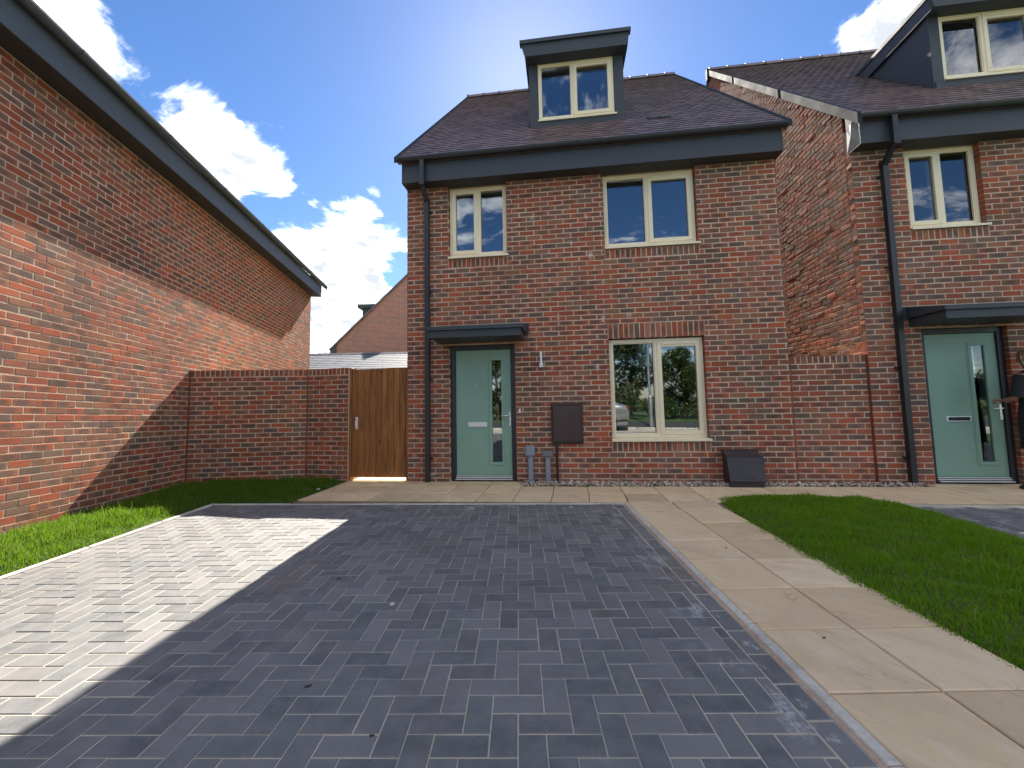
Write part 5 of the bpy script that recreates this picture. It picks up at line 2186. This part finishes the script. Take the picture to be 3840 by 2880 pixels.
def build_person():
    t = empty('person', matrix=RIGHT_M @ Matrix.Translation((1.575, -.36, .004)) @ Matrix.Rotation(rad(8), 4, 'Z'))
    # local frame: faces +y (towards the door), left hand towards -x
    tag(t, 'person in black with long fair-streaked hair unlocking the right-hand green door', 'person')
    sk = simple('skin', (.40, .20, .135), .5, var=.06)
    cl = simple('black_jersey', (.010, .010, .012), .85, bump=.2, bscale=60)
    shoe = simple('black_shoe', (.012, .012, .013), .4)
    hair = simple('streaked_hair', (.17, .095, .050), .45, var=.35)
    hair2 = simple('fair_hair_strand', (.42, .29, .17), .45, var=.2)
    J = [(0, 0, .92, (.125, .095)),            # 0 pelvis
         (0, .01, 1.06, (.110, .085)), (0, .0, 1.22, (.125, .090)), (0, -.005, 1.36, (.120, .080)), (0, .01, 1.44, .050), (0, .025, 1.50, .048),
         (0, .045, 1.585, (.070, .082)), (0, .05, 1.64, (.064, .074)),   # 6,7 head
         (-.085, 0, .86, .085), (-.095, .01, .50, .058), (-.10, -.02, .28, .050), (-.10, -.02, .085, .036), (-.11, .10, .035, .034),   # 8-12 left leg
         (.085, 0, .86, .085), (.095, .02, .50, .058), (.10, -.01, .28, .050), (.10, -.01, .085, .036), (.11, .11, .035, .034),        # 13-17
         (-.175, -.005, 1.37, .052), (-.225, .02, 1.115, .040), (-.140, .175, 1.095, .026), (-.130, .205, 1.093, .024),                 # 18-21 left arm
         (.175, -.005, 1.37, .052), (.225, -.01, 1.11, .040), (.12, .20, 1.10, .026), (.10, .24, 1.10, .024)]                           # 22-25
    E_ = [(0, 1), (1, 2), (2, 3), (3, 4), (4, 5), (5, 6), (6, 7), (0, 8), (8, 9), (9, 10), (10, 11), (11, 12), (0, 13), (13, 14), (14, 15), (15, 16), (16, 17),
          (3, 18), (18, 19), (19, 20), (20, 21), (3, 22), (22, 23), (23, 24), (24, 25)]
    skin_body('body', J, E_, sk, t)
    # face: eyes, nose, mouth on the front of the head
    fc = MB()
    fc.prism([(.118, 1.575), (.150, 1.560), (.120, 1.545)], 0, -.010, .010)
    fc.build('nose', sk, t)
    for s in (-1, 1):
        ey = MB()
        ey.tube([(s * .028, .112, 1.59), (s * .028, .122, 1.59)], .009, 8)
        ey.build('eye', M['slot'], t)
    mo = MB(); mo.bbox(-.022, .022, .112, .124, 1.515, 1.524, .003); mo.build('mouth', simple('lips', (.30, .10, .09), .5), t)
    # hands: palm and five separate fingers, left one holding a key
    for sgn, w, name in ((-1, Vector((-.130, .205, 1.093)), 'hand'), (1, Vector((.10, .24, 1.10)), 'hand')):
        pj = [(w.x, w.y, w.z, .022), (w.x, w.y + .045, w.z, (.030, .016)), (w.x, w.y + .075, w.z + .002, (.032, .014))]
        ed = [(0, 1), (1, 2)]
        for k in range(4):
            bx = w.x + (k - 1.5) * .017
            L_ = (.052, .066, .070, .062)[k] if sgn < 0 else (.062, .070, .066, .052)[k]
            b0 = len(pj)
            pj += [(bx, w.y + .082, w.z + .002, .0092), (bx, w.y + .082 + L_ * .45, w.z - .012, .0086), (bx, w.y + .082 + L_ * .62, w.z - .034, .0078), (bx, w.y + .082 + L_ * .50, w.z - .052, .0068)]
            ed += [(2, b0), (b0, b0 + 1), (b0 + 1, b0 + 2), (b0 + 2, b0 + 3)]
        b0 = len(pj)
        tx = w.x - sgn * .030
        pj += [(tx, w.y + .030, w.z - .006, .011), (tx - sgn * .012, w.y + .060, w.z - .016, .0098), (tx + sgn * .004, w.y + .092, w.z - .024, .008)]
        ed += [(0, b0), (b0, b0 + 1), (b0 + 1, b0 + 2)]
        skin_body(name, pj, ed, sk, t, 2)
    # dress: rings round the trunk from shoulder to above the knee, with short sleeves
    def loft(rings, seg=20):
        v, f = [], []
        for (cx_, cy_, cz_, rx_, ry_) in rings:
            for k in range(seg):
                a = 2 * math.pi * k / seg
                fold = 1 + (.03 * math.sin(5 * a + cz_ * 9) if cz_ < .95 else .012 * math.sin(4 * a + cz_ * 20))
                v.append((cx_ + rx_ * fold * math.cos(a), cy_ + ry_ * fold * math.sin(a), cz_))
        for i in range(len(rings) - 1):
            for k in range(seg):
                k2 = (k + 1) % seg
                f.append((i * seg + k, i * seg + k2, (i + 1) * seg + k2, (i + 1) * seg + k))
        return v, f
    dr = MB()
    v, f = loft([(0, 0, .50, .185, .150), (0, 0, .62, .180, .148), (0, 0, .78, .178, .145), (0, 0, .92, .172, .140), (0, .005, 1.04, .148, .120), (0, .0, 1.14, .150, .120),
                 (0, .0, 1.26, .168, .128), (0, -.002, 1.36, .190, .112), (0, .0, 1.42, .130, .088), (0, .01, 1.455, .070, .066)])
    dr.add(v, f, 0, True)
    for s in (-1, 1):
        sh, el = Vector((s * .150, -.004, 1.385)), Vector((s * .236, .0, 1.12))
        dr.tube([sh, sh.lerp(el, .35), sh.lerp(el, .7), el], [.068, .066, .060, .056], 14, 0, False)
    dr.build('dress', cl, t, fixn=False)
    for s in (-1, 1):
        b = MB()
        rings = [(s * .10, -.03, .004, .040, .052), (s * .104, .05, .006, .044, .06)]
        pts = []
        for k in range(14):
            a = 2 * math.pi * k / 14
            pts.append((s * .105 + .046 * math.cos(a), .045 + .128 * math.sin(a)))
        v = [(p[0], p[1], 0.0) for p in pts] + [(p[0], p[1], .030) for p in pts] + [(s * .103 + (p[0] - s * .105) * .7, .02 + (p[1] - .045) * .62, .075) for p in pts]
        f = [tuple(range(13, -1, -1))] + [(i, (i + 1) % 14, 14 + (i + 1) % 14, 14 + i) for i in range(14)] + [(14 + i, 14 + (i + 1) % 14, 28 + (i + 1) % 14, 28 + i) for i in range(14)] + [tuple(range(28, 42))]
        b.add(v, f, 0, True)
        b.build('shoe', shoe, t)
    # long hair falling down the back
    hb = MB()
    v, f = loft([(0, .040, 1.715, .02, .02), (0, .035, 1.700, .058, .066), (0, .030, 1.665, .086, .098), (0, .018, 1.61, .097, .096), (0, -.008, 1.54, .100, .075), (0, -.030, 1.46, .098, .064), (0, -.055, 1.38, .100, .052), (0, -.075, 1.30, .088, .044), (0, -.082, 1.235, .055, .03)], 22)
    hb.add(v, f, 0, True)
    hb.build('hair', hair, t)
    st = MB()
    for k in range(26):
        a = random.uniform(math.pi * 1.0, math.pi * 2.0)
        z1 = random.uniform(1.20, 1.34)
        P = []
        for q, (cy_, cz_, rx_, ry_) in enumerate([(.032, 1.688, .066, .076), (.018, 1.61, .100, .100), (-.008, 1.54, .104, .080), (-.030, 1.46, .102, .070), (-.055, 1.38, .104, .060), (-.078, z1, .092, .05)]):
            P.append((rx_ * math.cos(a) + random.gauss(0, .003), cy_ + ry_ * math.sin(a) + random.gauss(0, .003), cz_))
        st.tube(P, [.004, .007, .008, .008, .007, .003], 5)
    st.build('hair_strands', hair2, t)
    k = empty('key', matrix=t.matrix_world.copy() @ Matrix.Translation((-.135, .300, 1.07)))
    tag(k, 'small metal key held at the lock of the right-hand door', 'key')
    b = MB(); b.tube([(0, 0, 0), (-.008, .045, .0)], .0025, 6); b.tube([(0, -.012, 0), (0, .004, 0)], .010, 8); b.build('shaft', M['chrome'], k)


bpy.context.view_layer.update()
build_person()


# ------------------------------------------------------------------ litter and small stones
def bit(name, x, y, z, rz, sx, sy, sz, mat, label, cat, group):
    me_ = bpy.data.meshes.new(name)
    bm = bmesh.new()
    bmesh.ops.create_icosphere(bm, subdivisions=1, radius=1.0)
    for v in bm.verts:
        v.co = Vector((v.co.x * sx * random.uniform(.7, 1.25), v.co.y * sy * random.uniform(.7, 1.25), v.co.z * sz * random.uniform(.7, 1.2)))
    bm.to_mesh(me_)
    bm.free()
    o = link(name, me_, None, mat)
    o.location = (x, y, z + sz * .6)
    o.rotation_euler = (0, 0, rz)
    tag(o, label, cat, group)


M['dead_leaf'] = simple('dead_leaf', (.045, .028, .016), .8)
M['chip'] = simple('stone_chip', (.50, .48, .44), .85)
random.seed(21)
for (x, y, s, lab) in ((-.885, 1.905, .020, 'dark bark scrap on the shaded pavers nearest the sun line'), (-.52, 1.63, .012, 'tiny dark scrap in a joint left of the drive centre'),
                       (-.075, 3.02, .017, 'dark leaf scrap lying in a joint at mid drive'), (-1.20, 3.02, .018, 'dark scrap beside the shadow edge halfway up the drive')):
    bit('leaf_scrap', x, y, .001, random.uniform(0, 3), s, s * .35, .003, M['dead_leaf'], lab, 'leaf', 'scraps lying on the drive')
for (x, y, s, lab) in ((1.53, 2.18, .011, 'dark crumb on the sandstone slab by the kerb'), (1.70, 3.45, .013, 'dark scrap on the slab between kerb and lawn'), (2.33, 5.06, .012, 'dark crumb at the tip of the right lawn')):
    bit('leaf_scrap', x, y, .008, random.uniform(0, 3), s, s * .5, .004, M['dead_leaf'], lab, 'leaf', 'crumbs lying on the sandstone path')
bit('stone', -2.68, 5.98, .02, .4, .030, .022, .016, M['chip'], 'pale stone lying at the edge of the left lawn and path', 'stone', None)
bit('stone', -.72, 2.62, .001, .4, .020, .015, .010, M['chip'], 'small stone on a muddy patch of the drive', 'stone', None)
bit('stone', 1.08, 3.75, .001, 1.4, .016, .007, .006, M['chip'], 'white chip on the pavers close to the right kerb', 'stone', None)
